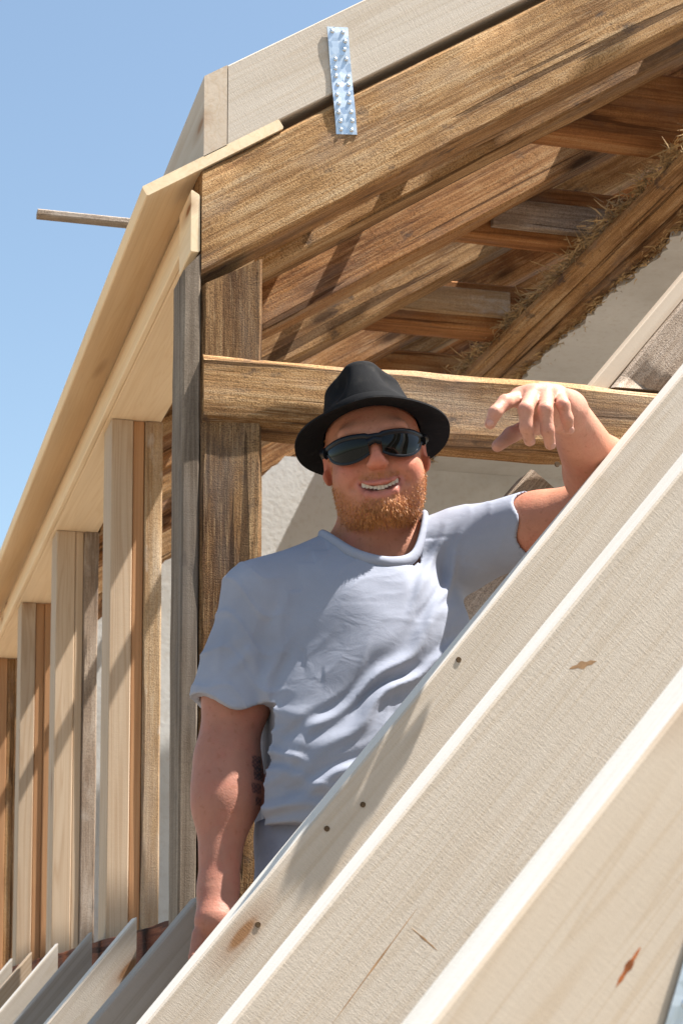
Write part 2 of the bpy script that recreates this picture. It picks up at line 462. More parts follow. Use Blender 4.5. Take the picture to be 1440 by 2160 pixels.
M['resin'] = m_simple('dark_resin', (0.30, 0.085, 0.02), 0.35, 0.4, 120)
M['crackm'] = m_simple('crack_brown', (0.34, 0.20, 0.10), 0.8, 0.3, 60)
sliver('resin_pocket', 1.3289, RES_C[0], RES_C[1], 0.0028, 'resin', rC)
sliver('crack', 2.0229, CR_B[0], CR_B[1], 0.0011, 'crackm', rB)
sliver('crack', 2.0229, CR_B[2], CR_B[3], 0.0014, 'crackm', rB)
sliver('resin_pocket', 2.0229, (CR_B[4][0], CR_B[4][1]), (CR_B[5][0], CR_B[5][1]), 0.0045, 'crackm', rB)
# rafter stubs cut plumb below the dormer wall
GS = 'rafter stubs cut plumb at the dormer wall'
stub_spec = [(3.16, 'grey_rafter', 'grey cut rafter stub at the foot of the weathered board'), (3.783, 'pale', 'pale cut rafter stub in front of the reddish stud foot'),
             (4.407, 'grey_rafter', 'dark grey cut rafter stub between two pale stubs'), (5.04, 'pale', 'pale cut rafter stub with a broken tip below the second stud'),
             (5.66, 'stud_new', None), (6.23, 'pale', None), (6.86, 'stud_new', None), (7.49, 'pale', None), (8.12, 'stud_new', None), (8.75, 'pale', None)]
for y, mt, lb in stub_spec:
    main_rafter('rafter_stub', y, -0.30, 0.58, mt, lb or 'small cut rafter stub far along the dormer wall', GS, 0.065)

# ------------------------------------------------------------------ dormer front wall
sill = vbox('sill_beam', (0.60, 3.42, 0.05), (0.74, 10.2, 0.182), 'redsill', 'y', 0.003)
tag(sill, 'dark red sill beam under the wall studs', 'beam')
kw_ = vbox('knee_wall', (0.63, 3.42, -0.8), (0.71, 10.2, 0.047), 'plaster', 'y'); tag(kw_, 'low knee wall under the sill beam', 'wall')
plate = vbox('top_plate', (0.606, 3.366, 1.365), (0.728, 10.2, 1.462), 'warm', 'y')
tag(plate, 'long warm coloured top plate lying on the stud heads', 'beam')
post = vbox('corner_post', (0.607, 3.25, -0.8), (0.714, 3.36, 1.318), 'post', 'z', 0.0035, chamf=0.006)
tag(post, 'old brown corner post behind the man', 'post')
# the post's slanting head
for v in post.data.vertices:
    if v.co.x > 2.05: v.co.x += (v.co.z) * 0.55 - 0.03
gb = vbox('weathered_board', (0.5755, 3.252, -0.75), (0.6065, 3.35, 1.30), 'weather', 'z', 0.0015, chamf=0.003)
tag(gb, 'narrow weathered grey board fixed to the side of the corner post', 'board')
for v in gb.data.vertices:
    if v.co.x > 1.98: v.co.x += (v.co.z) * 1.1
eb = vbox('end_board', (0.588, 3.252, 1.318), (0.6035, 3.366, 1.424), 'warm', 'y')
tag(eb, 'short pale upright board above the weathered grey board', 'board')
for v in eb.data.vertices:
    if v.co.z > 0.0: v.co.z += (v.co.y) * 0.6
sb = vbox('eave_blocking', (0.5925, 3.366, 1.3655), (0.6055, 10.2, 1.416), 'warm', 'y')
tag(sb, 'narrow warm board closing the joint above the studs', 'board')

GST = 'studs of the dormer front wall'
stud_spec = [(4.38, ('stud_new', 'stud_red', 'old_chalk'), 'wall stud of three planks with a plaster speckled inner plank, first from the corner post'),
             (5.44, ('stud_new', 'stud_new', 'old_grey'), 'wall stud with a rough grey inner plank, second from the corner post'),
             (6.42, ('stud_new', 'stud_red', 'stud_red'), 'wall stud with orange stained inner planks, third from the corner post'),
             (7.44, ('stud_red', 'old_tan', 'old_tan'), 'brown wall stud, fourth from the corner post'),
             (8.46, ('stud_new', 'stud_red', 'old_grey'), 'wall stud far along the wall, fifth from the corner post'),
             (9.48, ('stud_new', 'stud_red', 'old_grey'), 'wall stud at the far end of the wall, sixth from the corner post')]
for i, (y, mats, lb) in enumerate(stud_spec):
    e = empty('wall_stud', (0.67, y, 0.182)); tag(e, lb, 'stud', GST)
    wob = 0.003 * math.sin(i * 2.1)
    vbox('outer_plank', (0.614, y, 0.184), (0.6635 + wob, y + 0.12, 1.3635), mats[0], 'z', parent=e)
    vbox('middle_plank', (0.6645 + wob, y + 0.004, 0.184), (0.690, y + 0.11, 1.3635), mats[1], 'z', parent=e)
    vbox('inner_plank', (0.691, y - 0.002, 0.184), (0.731, y + 0.10, 1.3635), mats[2], 'z', 0.0016 if mats[2].startswith('old') else 0, parent=e, chamf=0.003)

# ------------------------------------------------------------------ dormer roof
def old_bot(x): return 1.346 + DS * (x - 0.71)
def old_top(x): return 1.530 + DS * (x - 0.71)
def sheath_z(x): return old_top(x) + 0.019
r0 = sloped('old_dormer_rafter', 0.606, 2.75, 3.25, 3.352, old_top, 0.184, DS, 'old_tan', 0.0035, chamf=0.006)
tag(r0, 'old brown dormer rafter bearing on the corner post under the pale rafter', 'rafter', 'old dormer rafters')
rl = ['old dormer rafter just behind the one on the corner post', 'old dormer rafter with torn fibres crossed by a batten shadow', 'old dormer rafter deep under the roof behind the torn one']
ry = [3.48, 3.99, 4.46, 5.02, 5.42, 6.04, 6.8, 7.5, 8.2, 8.9, 9.6]
for i, y in enumerate(ry):
    o = sloped('old_dormer_rafter', 0.735, 2.75, y, y + 0.095, (lambda x: old_top(x) - 0.02) if i == 1 else old_top, 0.178 if i != 1 else 0.16, DS, 'old' if i % 2 else 'old_tan', 0.003, chamf=0.006)
    tag(o, rl[i] if i < 3 else 'old dormer rafter in the dark far part of the roof', 'rafter', 'old dormer rafters')
# eave boards, laid up the slope from the eave edge
EB = 'pale eave boards over the dormer wall'
def roof_board(name, x0, x1, y0, y1, mat, label, group, th=0.018, off=0.0, rough=0.0):
    c0 = Vector((x0, 0, sheath_z(x0) - 0.0185 + off)); c1 = Vector((x1, 0, sheath_z(x1) - 0.0185 + off))
    mid = (c0 + c1) / 2 + DUP * (th / 2 + 0.0008)
    wd = (c1 - c0).length
    o = timber(name, (mid.x, y0, mid.z), (mid.x, y1, mid.z), wd, th, mat, DUP, rough)
    return tag(o, label, 'board', group)
EX = [0.512, 0.592, 0.672, 0.751]
roof_board('eave_board', 0.512, 0.751, 3.25, 10.2, 'warm', 'wide pale eave board with its edge against the sky', EB)
roof_board('eave_board', 0.753, 0.862, 3.40, 10.2, 'board', 'old roof board next above the pale eave boards', 'old roof boards')
roof_board('eave_board', 0.864, 0.965, 3.40, 10.2, 'board', 'old roof board at the edge of the open strip of roof', 'old roof boards')
bt = roof_board('roof_batten', 1.115, 1.15, 3.40, 10.2, 'old_tan', 'single batten crossing the open strip of dormer roof', None)
x = 1.66; k = 0
while x < 2.7:
    wd = 0.115 + 0.03 * random.random()
    roof_board('old_roof_board', x, min(x + wd - 0.003, 2.75), 3.42 + 0.05 * random.random(), 10.2, 'board', 'reddish brown old roof board under the upper dormer roof', 'old roof boards', 0.02, 0.002 * random.random())
    x += wd; k += 1
# fascia and new rafters on top
def new_bot(x): return sheath_z(x) + 0.0012
def new_top(x): return new_bot(x) + 0.146
fasc = vbox('fascia_beam', (0.609, 3.25, 1.4905), (0.6495, 10.2, 1.62), 'pale_fresh', 'y')
for v in fasc.data.vertices:
    v.co.z += -v.co.y * 0 + (0.62 * (v.co.y * -1) if False else 0.0)
bpy.context.view_layer.update()
mi = fasc.matrix_world
for v in fasc.data.vertices:
    wz = mi @ v.co
    z = (new_top(wz.x) if v.co.z > 0 else new_bot(wz.x)) + 0.0008
    v.co.z = z - mi.translation.z
tag(fasc, 'pale fascia beam closing the ends of the new rafters', 'beam')
NR = 'new pale rafters on the dormer roof'
n0 = sloped('new_dormer_rafter', 0.651, 2.75, 3.25, 3.33, new_top, 0.146, DS, 'pale', chamf=0.002)
tag(n0, 'pale new rafter with steel strap on top of the old dormer rafter', 'rafter', NR)
for y in (5.02, 6.04, 7.5, 8.9):
    o = sloped('new_dormer_rafter', 0.651, 2.75, y, y + 0.08, new_top, 0.146, DS, 'pale', chamf=0.002)
    tag(o, 'pale new rafter hidden behind the fascia beam', 'rafter', NR)
stk = vbox('loose_lath', (0.392, 3.90, 1.6265), (0.86, 3.93, 1.6385), 'old_grey', 'x')
tag(stk, 'thin grey lath sticking out past the eave into the sky', 'lath')

# galvanised straps
def strap(y, pts, label, nrows, off, seed, wdt):
    """flat perforated strap on the camera side face y, from pts[0] to pts[1] (x,z), with nails"""
    rnd = random.Random(seed)
    p0 = Vector((pts[0][0], y, pts[0][1])); p1 = Vector((pts[1][0], y, pts[1][1]))
    root = empty('steel_strap', p0); tag(root, label, 'strap')
    X = (p1 - p0).normalized(); L = (p1 - p0).length
    Yv = Vector((0, -1, 0)); Zv = X.cross(Yv)
    mw = Matrix((X, Zv, Yv)).transposed().to_4x4()
    bm = bmesh.new(); n = 24
    rows = []
    for i in range(n + 1):
        f = i / n; bow = 0.0012 * math.sin(f * 9 + seed)
        rows.append([[bm.verts.new((f * L, s * wdt / 2, bow + zz)) for s in (-1, -0.5, 0, 0.5, 1)] for zz in (0.0006, 0.0028)])
    for i in range(n):
        for j in range(4):
            bm.faces.new((rows[i][1][j], rows[i + 1][1][j], rows[i + 1][1][j + 1], rows[i][1][j + 1]))
            bm.faces.new((rows[i][0][j], rows[i][0][j + 1], rows[i + 1][0][j + 1], rows[i + 1][0][j]))
        for j in (0, 4):
            q = [rows[i][0][j], rows[i + 1][0][j], rows[i + 1][1][j], rows[i][1][j]]
            bm.faces.new(q if j == 0 else q[::-1])
    for i, fl_ in ((0, 1), (n, 0)):
        for j in range(4):
            q = [rows[i][0][j], rows[i][0][j + 1], rows[i][1][j + 1], rows[i][1][j]]
            bm.faces.new(q[::-1] if fl_ else q)
    bmesh.ops.recalc_face_normals(bm, faces=bm.faces)
    me = bpy.data.meshes.new('strap_plate'); bm.to_mesh(me); bm.free(); smooth(me)
    o = link('strap_plate', me, 'galv', root); o.matrix_local = mw
    bm = bmesh.new(); bmesh.ops.create_uvsphere(bm, u_segments=10, v_segments=5, radius=0.0042)
    for v in bm.verts: v.co.z = max(0, v.co.z) * 0.55
    nm = bpy.data.meshes.new('nail_head'); bm.to_mesh(nm); bm.free(); nm.shade_smooth()
    nm.materials.append(M['nail'])
    for i in range(nrows):
        for s in (-1, 1):
            if rnd.random() < 0.12: continue
            nn = bpy.data.objects.new('nail_head', nm); COL.objects.link(nn); nn.parent = root
            xx = (i + 0.5 + 0.12 * rnd.uniform(-1, 1)) / nrows * L
            nn.matrix_local = mw @ Matrix.Translation((xx, s * wdt * 0.27 + rnd.uniform(-0.002, 0.002), 0.0028 + 0.0012 * math.sin(xx / L * 9 + seed)))
    return root
strap(3.249, [(0.8455, 1.752), (0.863, 1.557)], 'galvanised steel strap nailed from the pale rafter to the old one', 12, 0, 1.0, 0.038)
strap(1.328, [(0.571, -0.128), (0.648, 0.103)], 'galvanised steel strap on the face of the resin streaked rafter', 9, 0, 2.0, 0.05)

# ------------------------------------------------------------------ frame beams and the old rafter at the gable frame
cb = vbox('collar_beam', (0.610, 3.24, 1.016), (1.62, 3.345, 1.139), 'old_tan', 'x', 0.006, chamf=0.014)
tag(cb, 'old rounded collar beam behind the hat', 'beam')
od = sloped('old_main_rafter', 1.29, 2.7, 3.26, 3.36, roof_z, 0.25, 1.21, 'old_grey', 0.003, (False, False), chamf=0.006)
# foot sawn level on the collar beam
bpy.context.view_layer.update()
mi = od.matrix_world; inv = mi.inverted()
for v in od.data.vertices:
    p = mi @ v.co
    if p.z < 1.146:
        d = (1.146 - p.z) / MAIN.z
        p = p + MAIN * d; v.co = inv @ p
tag(od, 'old rough speckled rafter resting on the collar beam', 'rafter')
ob = sloped('rafter_batten', 1.325, 2.7, 3.27, 3.33, lambda x: roof_z(x) + 0.048, 0.046, 1.21, 'pale_fresh', plumb=(False, True))
tag(ob, 'pale batten along the top of the speckled old rafter', 'batten')
od2 = sloped('old_main_rafter', 0.75, 1.30, 3.365, 3.45, lambda x: roof_z(x) + 0.01, 0.22, 1.21, 'old_grey', 0.003, (True, False), chamf=0.006)
tag(od2, 'old grey rafter below the collar beam behind the raised arm', 'rafter')
# ceiling joists
GJ = 'old ceiling joists of the dormer'
jl = ['old ceiling joist nearest the collar beam', 'old ceiling joist with a pale patch board nailed on', 'old ceiling joist with a plaster smeared side']
jy = [(3.60, 1.79, 0.145, 1.36), (4.09, 1.762, 0.13, 1.33), (4.60, 1.735, 0.12, 1.24), (5.12, 1.735, 0.12, 1.24)]
for i, (y, z, h, x0) in enumerate(jy):
    o = vbox('ceiling_joist', (x0, y, z), (2.75, y + (0.058 if i == 1 else 0.085), z + h), 'old_dark', 'x', 0.0025, chamf=0.005)
    tag(o, jl[i] if i < 3 else 'old ceiling joist in the dark behind the plaster smeared one', 'joist', GJ)
pb = vbox('patch_board', (1.42, 4.066, 1.780), (1.70, 4.086, 1.845), 'old_grey', 'x', 0.001)
tag(pb, 'short pale board nailed to the side of a ceiling joist', 'board')
pb = vbox('patch_board', (1.34, 4.575, 1.765), (1.64, 4.593, 1.83), 'old_chalk', 'x', 0.002)
tag(pb, 'short plaster smeared board on the side of a joist', 'board')
# torn ceiling: planks along the joists, reed and plaster
GP = 'ceiling planks at the torn edge'
pl = [(1.622, 1.667, 0.0, 'broad tan ceiling plank at the torn edge'), (1.671, 1.712, -0.002, 'middle tan ceiling plank at the torn edge'), (1.718, 1.762, -0.004, 'tan ceiling plank next to the plaster')]
for x0, x1, dz, lb in pl:
    o = vbox('ceiling_plank', (x0, 3.40, 1.708 + dz), (x1, 5.69, 1.728 + dz), 'old_tan', 'y', 0.0016, chamf=0.003)
    tag(o, lb, 'plank', GP)
def ragged_slab():
    n = 150
    ys = np.linspace(3.38, 5.699, n)
    vs, fs = [], []
    for i, y in enumerate(ys):
        e = 1.752 + 0.020 * mnoise.noise(Vector((y * 9, 3, 1))) + 0.014 * mnoise.noise(Vector((y * 34, 8, 1))) + 0.006 * random.uniform(-1, 1)
        for z in (1.690, 1.7035):
            vs.append((e + (0.004 if z > 1.70 else 0), y, z)); vs.append((3.6, y, z))
    for i in range(n - 1):
        a, b = i * 4, (i + 1) * 4
        fs += [(a, a + 1, b + 1, b), (a + 2, b + 2, b + 3, a + 3), (a, b, b + 2, a + 2)]
    me = bpy.data.meshes.new('plaster_ceiling'); me.from_pydata(vs, [], fs)
    bm = bmesh.new(); bm.from_mesh(me); bmesh.ops.recalc_face_normals(bm, faces=bm.faces); bm.to_mesh(me); bm.free()
    return me
pc = link('plaster_ceiling', ragged_slab(), 'plaster'); tag(pc, 'shaded plaster ceiling with a torn ragged edge', 'ceiling')
def strands(name, n, fpos, parent, mat, label=None, cat=None):
    vs, fs = [], []
    for i in range(n):
        p, d, L, wd = fpos()
        d = d.normalized(); s = d.cross(Vector((random.gauss(0, 1), random.gauss(0, 1), random.gauss(0, 1)))).normalized() * wd
        bend = Vector((random.gauss(0, 1), random.gauss(0, 1), random.gauss(0, 1))) * L * 0.18
        b = len(vs)
        for f in (0, 0.5, 1):
            q = p + d * (L * f) + bend * (f * f)
            ww = s * (1.0 if f < 1 else 0.3)
            vs += [q - ww, q + ww]
        fs += [(b, b + 1, b + 3, b + 2), (b + 2, b + 3, b + 5, b + 4)]
    me = bpy.data.meshes.new(name); me.from_pydata([tuple(v) for v in vs], [], fs)
    o = link(name, me, mat, parent)
    if label: tag(o, label, cat)
    return tag(o, kind='stuff')
def reed():
    y = random.uniform(3.42, 5.65)
    r = mnoise.noise(Vector((y * 3.2, 0, 5)))
    if random.random() < 0.62:
        p = Vector((random.gauss(1.632 + 0.015 * r, 0.013), y, 1.730 + abs(random.gauss(0, 0.014 + 0.014 * max(0, r)))))
        d = Vector((random.gauss(-0.2, 0.35), random.gauss(0, 1.0), random.gauss(0.0, 0.22)))
        return p, d, random.uniform(0.012, 0.045), 0.0016
    p = Vector((random.gauss(1.755, 0.012), y, 1.700 + random.uniform(-0.008, 0.004)))
    d = Vector((random.gauss(-0.4, 0.6), random.gauss(0, 1), random.gauss(-0.15, 0.2)))
    return p, d, random.uniform(0.006, 0.024), 0.0014
strands('reed_straw', 4200, reed, None, 'straw', 'tangled reed straw along the torn ceiling edge', 'straw')

# plastered cross wall at the back
def cross_wall():
    pts = [(0.735, -0.8), (3.6, -0.8), (3.6, 1.80), (1.77, 1.80), (1.765, 1.705), (1.322, 1.70)]
    n = 26
    for i in range(1, n):
        f = i / n
        xx = 1.322 + (0.735 - 1.322) * f; zz = 1.70 + (1.14 - 1.70) * f
        pts.append((xx + 0.006 * random.uniform(-1, 1), zz + 0.008 * random.uniform(-1, 1)))
    bm = bmesh.new()
    a = [bm.verts.new((p[0], 5.70, p[1])) for p in pts]; b = [bm.verts.new((p[0], 5.84, p[1])) for p in pts]
    bm.faces.new(a); bm.faces.new(b[::-1])
    for i in range(len(pts)):
        j = (i + 1) % len(pts); bm.faces.new((a[i], b[i], b[j], a[j]))
    bmesh.ops.recalc_face_normals(bm, faces=bm.faces)
    me = bpy.data.meshes.new('cross_wall'); bm.to_mesh(me); bm.free(); return me
ew = vbox('end_wall', (0.75, 10.21, -0.8), (3.6, 10.3, 1.5), 'board', 'x'); tag(ew, 'dark boarded wall closing the far end of the dormer', 'wall')
cw = link('cross_wall', cross_wall(), 'plaster'); tag(cw, 'white plastered cross wall at the back of the attic', 'wall')

# ------------------------------------------------------------------ the man: signed distance bodies, meshed by surface nets
class Prim:
    pass
def V(*a): return np.array(a, dtype=np.float64)
def ell(c, r, Rm=None, k=0.02, sub=False):
    p = Prim(); c = V(*c); r = V(*r); p.c = c; p.br = float(max(r)); p.k = k; p.sub = sub
    def f(P):
        q = P - c
        if Rm is not None: q = q @ Rm
        k0 = np.linalg.norm(q / r, axis=1); k1 = np.linalg.norm(q / (r * r), axis=1)
        return np.where(k1 > 1e-9, k0 * (k0 - 1.0) / np.maximum(k1, 1e-9), -r.min())
    p.f = f; return p
def cone(a, b, ra, rb, k=0.02, sub=False, flat=None):
    p = Prim(); a = V(*a); b = V(*b); p.c = (a + b) / 2; p.br = float(np.linalg.norm(b - a) / 2 + max(ra, rb)); p.k = k; p.sub = sub
    ba = b - a; l2 = ba @ ba
    def f(P):
        t = np.clip(((P - a) @ ba) / l2, 0, 1)
        q = P - a - t[:, None] * ba
        if flat is not None:
            ax, s = flat; q = q - np.outer(q @ ax, ax) * (1 - 1 / s)
        return np.linalg.norm(q, axis=1) - (ra + (rb - ra) * t)
    p.f = f; return p
def evals(prims, P, post=None):
    d = np.full(len(P), 10.0)
    for q in prims:
        e = q.f(P); k = q.k
        if q.sub:
            h = np.clip(0.5 - 0.5 * (d + e) / k, 0, 1); d = d * (1 - h) - e * h + k * h * (1 - h)
        else:
            h = np.clip(0.5 + 0.5 * (d - e) / k, 0, 1); d = d * (1 - h) + e * h - k * h * (1 - h)
    if post is not None: d = post(P, d)
    return d
def mesh_sdf(name, prims, h, lo, hi, post=None, B=8, pad=0.03):
    lo = V(*lo); n = [int(math.ceil((b - a) / (h * B))) for a, b in zip(lo, hi)]
    N = [k * B + 1 for k in n]
    F = np.full(N, 1.0, dtype=np.float32)
    gx, gy, gz = np.meshgrid(*[np.arange(k) for k in n], indexing='ij')
    idx = np.stack([gx.ravel(), gy.ravel(), gz.ravel()], 1)
    ctr = lo + (idx + 0.5) * B * h; half = B * h * 0.5 * math.sqrt(3)
    pc_ = np.array([q.c for q in prims]); pb_ = np.array([q.br for q in prims])
    near = np.linalg.norm(ctr[:, None, :] - pc_[None], axis=2) < (pb_[None] + half + pad + 0.02)
    anyn = near.any(1)
    loc = np.stack(np.meshgrid(*[np.arange(B + 1)] * 3, indexing='ij'), -1).reshape(-1, 3)
    cv = evals(prims, ctr[anyn], None)
    for (i, j, k), nr, dc in zip(idx[anyn], near[anyn], cv):
        sl = (slice(i * B, i * B + B + 1), slice(j * B, j * B + B + 1), slice(k * B, k * B + B + 1))
        if abs(dc) > half + pad:
            if dc < 0: F[sl] = np.minimum(F[sl], -1.0)
            continue
        P = lo + (loc + np.array([i, j, k]) * B) * h
        F[sl] = evals([q for q, m in zip(prims, nr) if m], P, post).reshape((B + 1,) * 3)
    ins = F < 0
    cnt = np.zeros([a - 1 for a in N], dtype=np.int8)
    offs = [(a, b, c) for a in (0, 1) for b in (0, 1) for c in (0, 1)]
    for a, b, c in offs:
        cnt += ins[a:N[0] - 1 + a, b:N[1] - 1 + b, c:N[2] - 1 + c]
    act = np.argwhere((cnt > 0) & (cnt < 8))
    vid = np.full(cnt.shape, -1, dtype=np.int32); vid[act[:, 0], act[:, 1], act[:, 2]] = np.arange(len(act))
    vals = {o: F[act[:, 0] + o[0], act[:, 1] + o[1], act[:, 2] + o[2]].astype(np.float64) for o in offs}
    acc = np.zeros((len(act), 3)); w_ = np.zeros(len(act))
    for o in offs:
        for ax in range(3):
            if o[ax] == 0:
                o2 = list(o); o2[ax] = 1; o2 = tuple(o2)
                v1, v2 = vals[o], vals[o2]; m = (v1 < 0) != (v2 < 0)
                t_ = np.where(m, v1 / np.where(m, v1 - v2, 1), 0)
                pt = np.tile(np.array(o, float), (len(act), 1)); pt[:, ax] = t_
                acc += pt * m[:, None]; w_ += m
    vert = lo + (act + acc / w_[:, None]) * h
    quads = []
    for ax in range(3):
        o1, o2 = [(1, 2), (2, 0), (0, 1)][ax]
        sa = [slice(1, N[0] - 1)] * 3
        s1 = [slice(1, N[d_] - 1) for d_ in range(3)]; s2 = list(s1)
        s1[ax] = slice(0, N[ax] - 1); s2[ax] = slice(1, N[ax])
        A, Bn = ins[tuple(s1)], ins[tuple(s2)]
        e = np.argwhere(A != Bn)
        if len(e) == 0: continue
        flip = A[e[:, 0], e[:, 1], e[:, 2]]
        base = e + 1; base[:, ax] -= 1
        def cell(d1, d2):
            q = base.copy(); q[:, o1] -= d1; q[:, o2] -= d2
            return vid[q[:, 0], q[:, 1], q[:, 2]]
        q = np.stack([cell(1, 1), cell(0, 1), cell(0, 0), cell(1, 0)], 1)
        q[~flip] = q[~flip][:, ::-1]
        quads.append(q)
    quads = np.concatenate(quads)
    me = bpy.data.meshes.new(name)
    me.vertices.add(len(vert)); me.vertices.foreach_set('co', vert.astype(np.float32).ravel())
    me.loops.add(quads.size); me.loops.foreach_set('vertex_index', quads.ravel().astype(np.int32))
    me.polygons.add(len(quads)); me.polygons.foreach_set('loop_start', np.arange(0, quads.size, 4, dtype=np.int32))
    me.update(calc_edges=True); me.validate()
    me.shade_smooth()
    return me, vert

# head frame (x to the man's left, y to the back, z up)
HC = V(0.843, 3.0, 0.912)
roll = rad(8)
cr = V(0.962, -0.272, 0.0); upw = V(-0.03, -0.10, 0.995); upw /= np.linalg.norm(upw)
hx = cr * math.cos(roll) + upw * math.sin(roll); hx /= np.linalg.norm(hx)
hz = upw - hx * (upw @ hx); hz /= np.linalg.norm(hz)
hy = np.cross(hz, hx)
HR = np.stack([hx, hy, hz], 1)                       # columns are the axes
def H(x, y, z): return HC + HR @ V(x, y, z)
def hell(c, r, k=0.02, sub=False, rot=None):
    Rm = HR if rot is None else HR @ rot
    return ell(H(*c), r, Rm, k, sub)
def hcone(a, b, ra, rb, k=0.01, sub=False): return cone(H(*a), H(*b), ra, rb, k, sub)

RSH, REL, RWR = V(0.654, 3.03, 0.672), V(0.611, 3.030, 0.42), V(0.590, 2.985, 0.205)
LSH, LEL, LWR = V(0.995, 3.01, 0.768), V(1.175, 2.81, 0.80), V(1.018, 2.605, 0.872)
def lerp(a, b, t): return a + (b - a) * t
skin = []
# torso core, kept inside the shirt
skin += [ell((0.826, 3.045, 0.57), (0.135, 0.080, 0.16), None, 0.03), ell((0.808, 3.03, 0.34), (0.135, 0.095, 0.20), None, 0.05)]
skin += [cone((0.856, 3.068, 0.72), H(0, 0.036, -0.050), 0.074, 0.056, 0.016)]
skin += [cone((0.85, 3.07, 0.745), lerp(RSH, V(0.85, 3.07, 0.745), 0.15), 0.06, 0.042, 0.03), cone((0.85, 3.07, 0.745), lerp(LSH, V(0.85, 3.07, 0.745), 0.15), 0.06, 0.042, 0.03)]
# right arm
skin += [cone(RSH, lerp(RSH, REL, 0.6), 0.038, 0.046, 0.03), cone(lerp(RSH, REL, 0.62), REL, 0.053, 0.044, 0.03),
         cone(REL + V(0, 0, -0.02), lerp(REL, RWR, 0.35) + V(0.001, 0, 0), 0.0425, 0.0430, 0.04), cone(lerp(REL, RWR, 0.30), RWR, 0.0425, 0.029, 0.04)]
# right hand, resting behind the rafter
rp = RWR + V(-0.006, -0.02, -0.05)
skin += [cone(RWR, rp, 0.027, 0.034, 0.02)]
skin += [cone(rp + V(dx, -0.005, -0.02), rp + V(dx * 1.25, -0.015, -0.055), 0.0105, 0.0100, 0.006) for dx in (-0.028, -0.010, 0.009, 0.027)]
skin += [cone(rp + V(dx * 1.25, -0.015, -0.055), rp + V(dx * 1.2, 0.004, -0.088 - 0.006 * (abs(dx) < 0.02)), 0.0098, 0.0082, 0.004) for dx in (-0.028, -0.010, 0.009, 0.027)]
skin += [cone(rp + V(0.022, -0.01, 0.015), rp + V(0.045, -0.03, -0.02), 0.013, 0.0115, 0.008), cone(rp + V(0.045, -0.03, -0.02), rp + V(0.042, -0.035, -0.052), 0.0112, 0.0092, 0.004)]
# left arm over the rafter
skin += [cone(LSH, lerp(LSH, LEL, 0.5), 0.040, 0.046, 0.03), cone(lerp(LSH, LEL, 0.52), LEL, 0.052, 0.044, 0.03),
         cone(LEL, lerp(LEL, LWR, 0.35) + V(0.004, 0, 0.004), 0.046, 0.049, 0.03), cone(lerp(LEL, LWR, 0.35), LWR, 0.048, 0.0295, 0.03)]
KI, KM, KR, KP = V(0.923, 2.542, 0.866), V(0.940, 2.533, 0.870), V(0.961, 2.533, 0.873), V(0.983, 2.541, 0.873)
for K, r in ((KI, 0.0145), (KM, 0.0145), (KR, 0.0140), (KP, 0.0130)):
    skin.append(cone(lerp(LWR, K, 0.05) + V(0, 0, 0), K, 0.0235, r, 0.014))
def finger(pts, rs, k=0.0045):
    return [cone(pts[i], pts[i + 1], rs[i], rs[i + 1], k) for i in range(len(pts) - 1)]
skin += finger([KI, V(0.892, 2.512, 0.848), V(0.874, 2.502, 0.829), V(0.868, 2.506, 0.814)], [0.0108, 0.0101, 0.0090, 0.0079])
skin += finger([KM, V(0.915, 2.494, 0.834), V(0.917, 2.497, 0.810), V(0.926, 2.510, 0.796)], [0.0108, 0.0102, 0.0091, 0.0080])
skin += finger([KR, V(0.943, 2.492, 0.835), V(0.947, 2.496, 0.808), V(0.956, 2.510, 0.793)], [0.0105, 0.0100, 0.0090, 0.0078])
skin += finger([KP, V(0.974, 2.505, 0.848), V(0.980, 2.507, 0.830), V(0.986, 2.517, 0.819)], [0.0097, 0.0091, 0.0082, 0.0071])
skin += [cone(lerp(LWR, KI, 0.25) + V(-0.004, 0, -0.016), V(0.945, 2.560, 0.832), 0.018, 0.014, 0.014)] + finger([V(0.945, 2.560, 0.832), V(0.913, 2.548, 0.814), V(0.893, 2.548, 0.797)], [0.0125, 0.0110, 0.0086])
# head
def rz(a): c, s = math.cos(a), math.sin(a); return np.array([[c, -s, 0], [s, c, 0], [0, 0, 1]])
def rx(a): c, s = math.cos(a), math.sin(a); return np.array([[1, 0, 0], [0, c, -s], [0, s, c]])
skin += [hell((0, 0.018, 0.026), (0.0755, 0.094, 0.072), 0.03), hell((0, -0.008, -0.030), (0.067, 0.080, 0.088), 0.03),
         hell((0, -0.022, -0.075), (0.052, 0.060, 0.038), 0.03), hell((0.040, -0.040, -0.046), (0.031, 0.036, 0.036), 0.02), hell((-0.040, -0.040, -0.046), (0.031, 0.036, 0.036), 0.02),
         hell((0.040, 0.0, -0.070), (0.022, 0.04, 0.030), 0.03), hell((-0.040, 0.0, -0.070), (0.022, 0.04, 0.030), 0.03),
         hell((0, -0.071, -0.100), (0.026, 0.022, 0.017), 0.022),
         hcone((-0.042, -0.072, 0.018), (0.042, -0.072, 0.018), 0.013, 0.013, 0.02),
         hell((0, -0.024, -0.098), (0.042, 0.044, 0.020), 0.03)]
skin += [hell((0.034, -0.084, 0.000), (0.017, 0.012, 0.011), 0.02, True), hell((-0.034, -0.084, 0.000), (0.017, 0.012, 0.011), 0.02, True)]
skin += [hcone((0, -0.082, 0.014), (0, -0.102, -0.030), 0.0090, 0.0105, 0.014), hell((0, -0.103, -0.034), (0.0112, 0.0108, 0.0092), 0.008),
         hell((0.0130, -0.094, -0.037), (0.0072, 0.010, 0.0068), 0.006), hell((-0.0130, -0.094, -0.037), (0.0072, 0.010, 0.0068), 0.006),
         hell((0.0068, -0.103, -0.0455), (0.0036, 0.0052, 0.004), 0.003, True), hell((-0.0068, -0.103, -0.0455), (0.0036, 0.0052, 0.004), 0.003, True)]
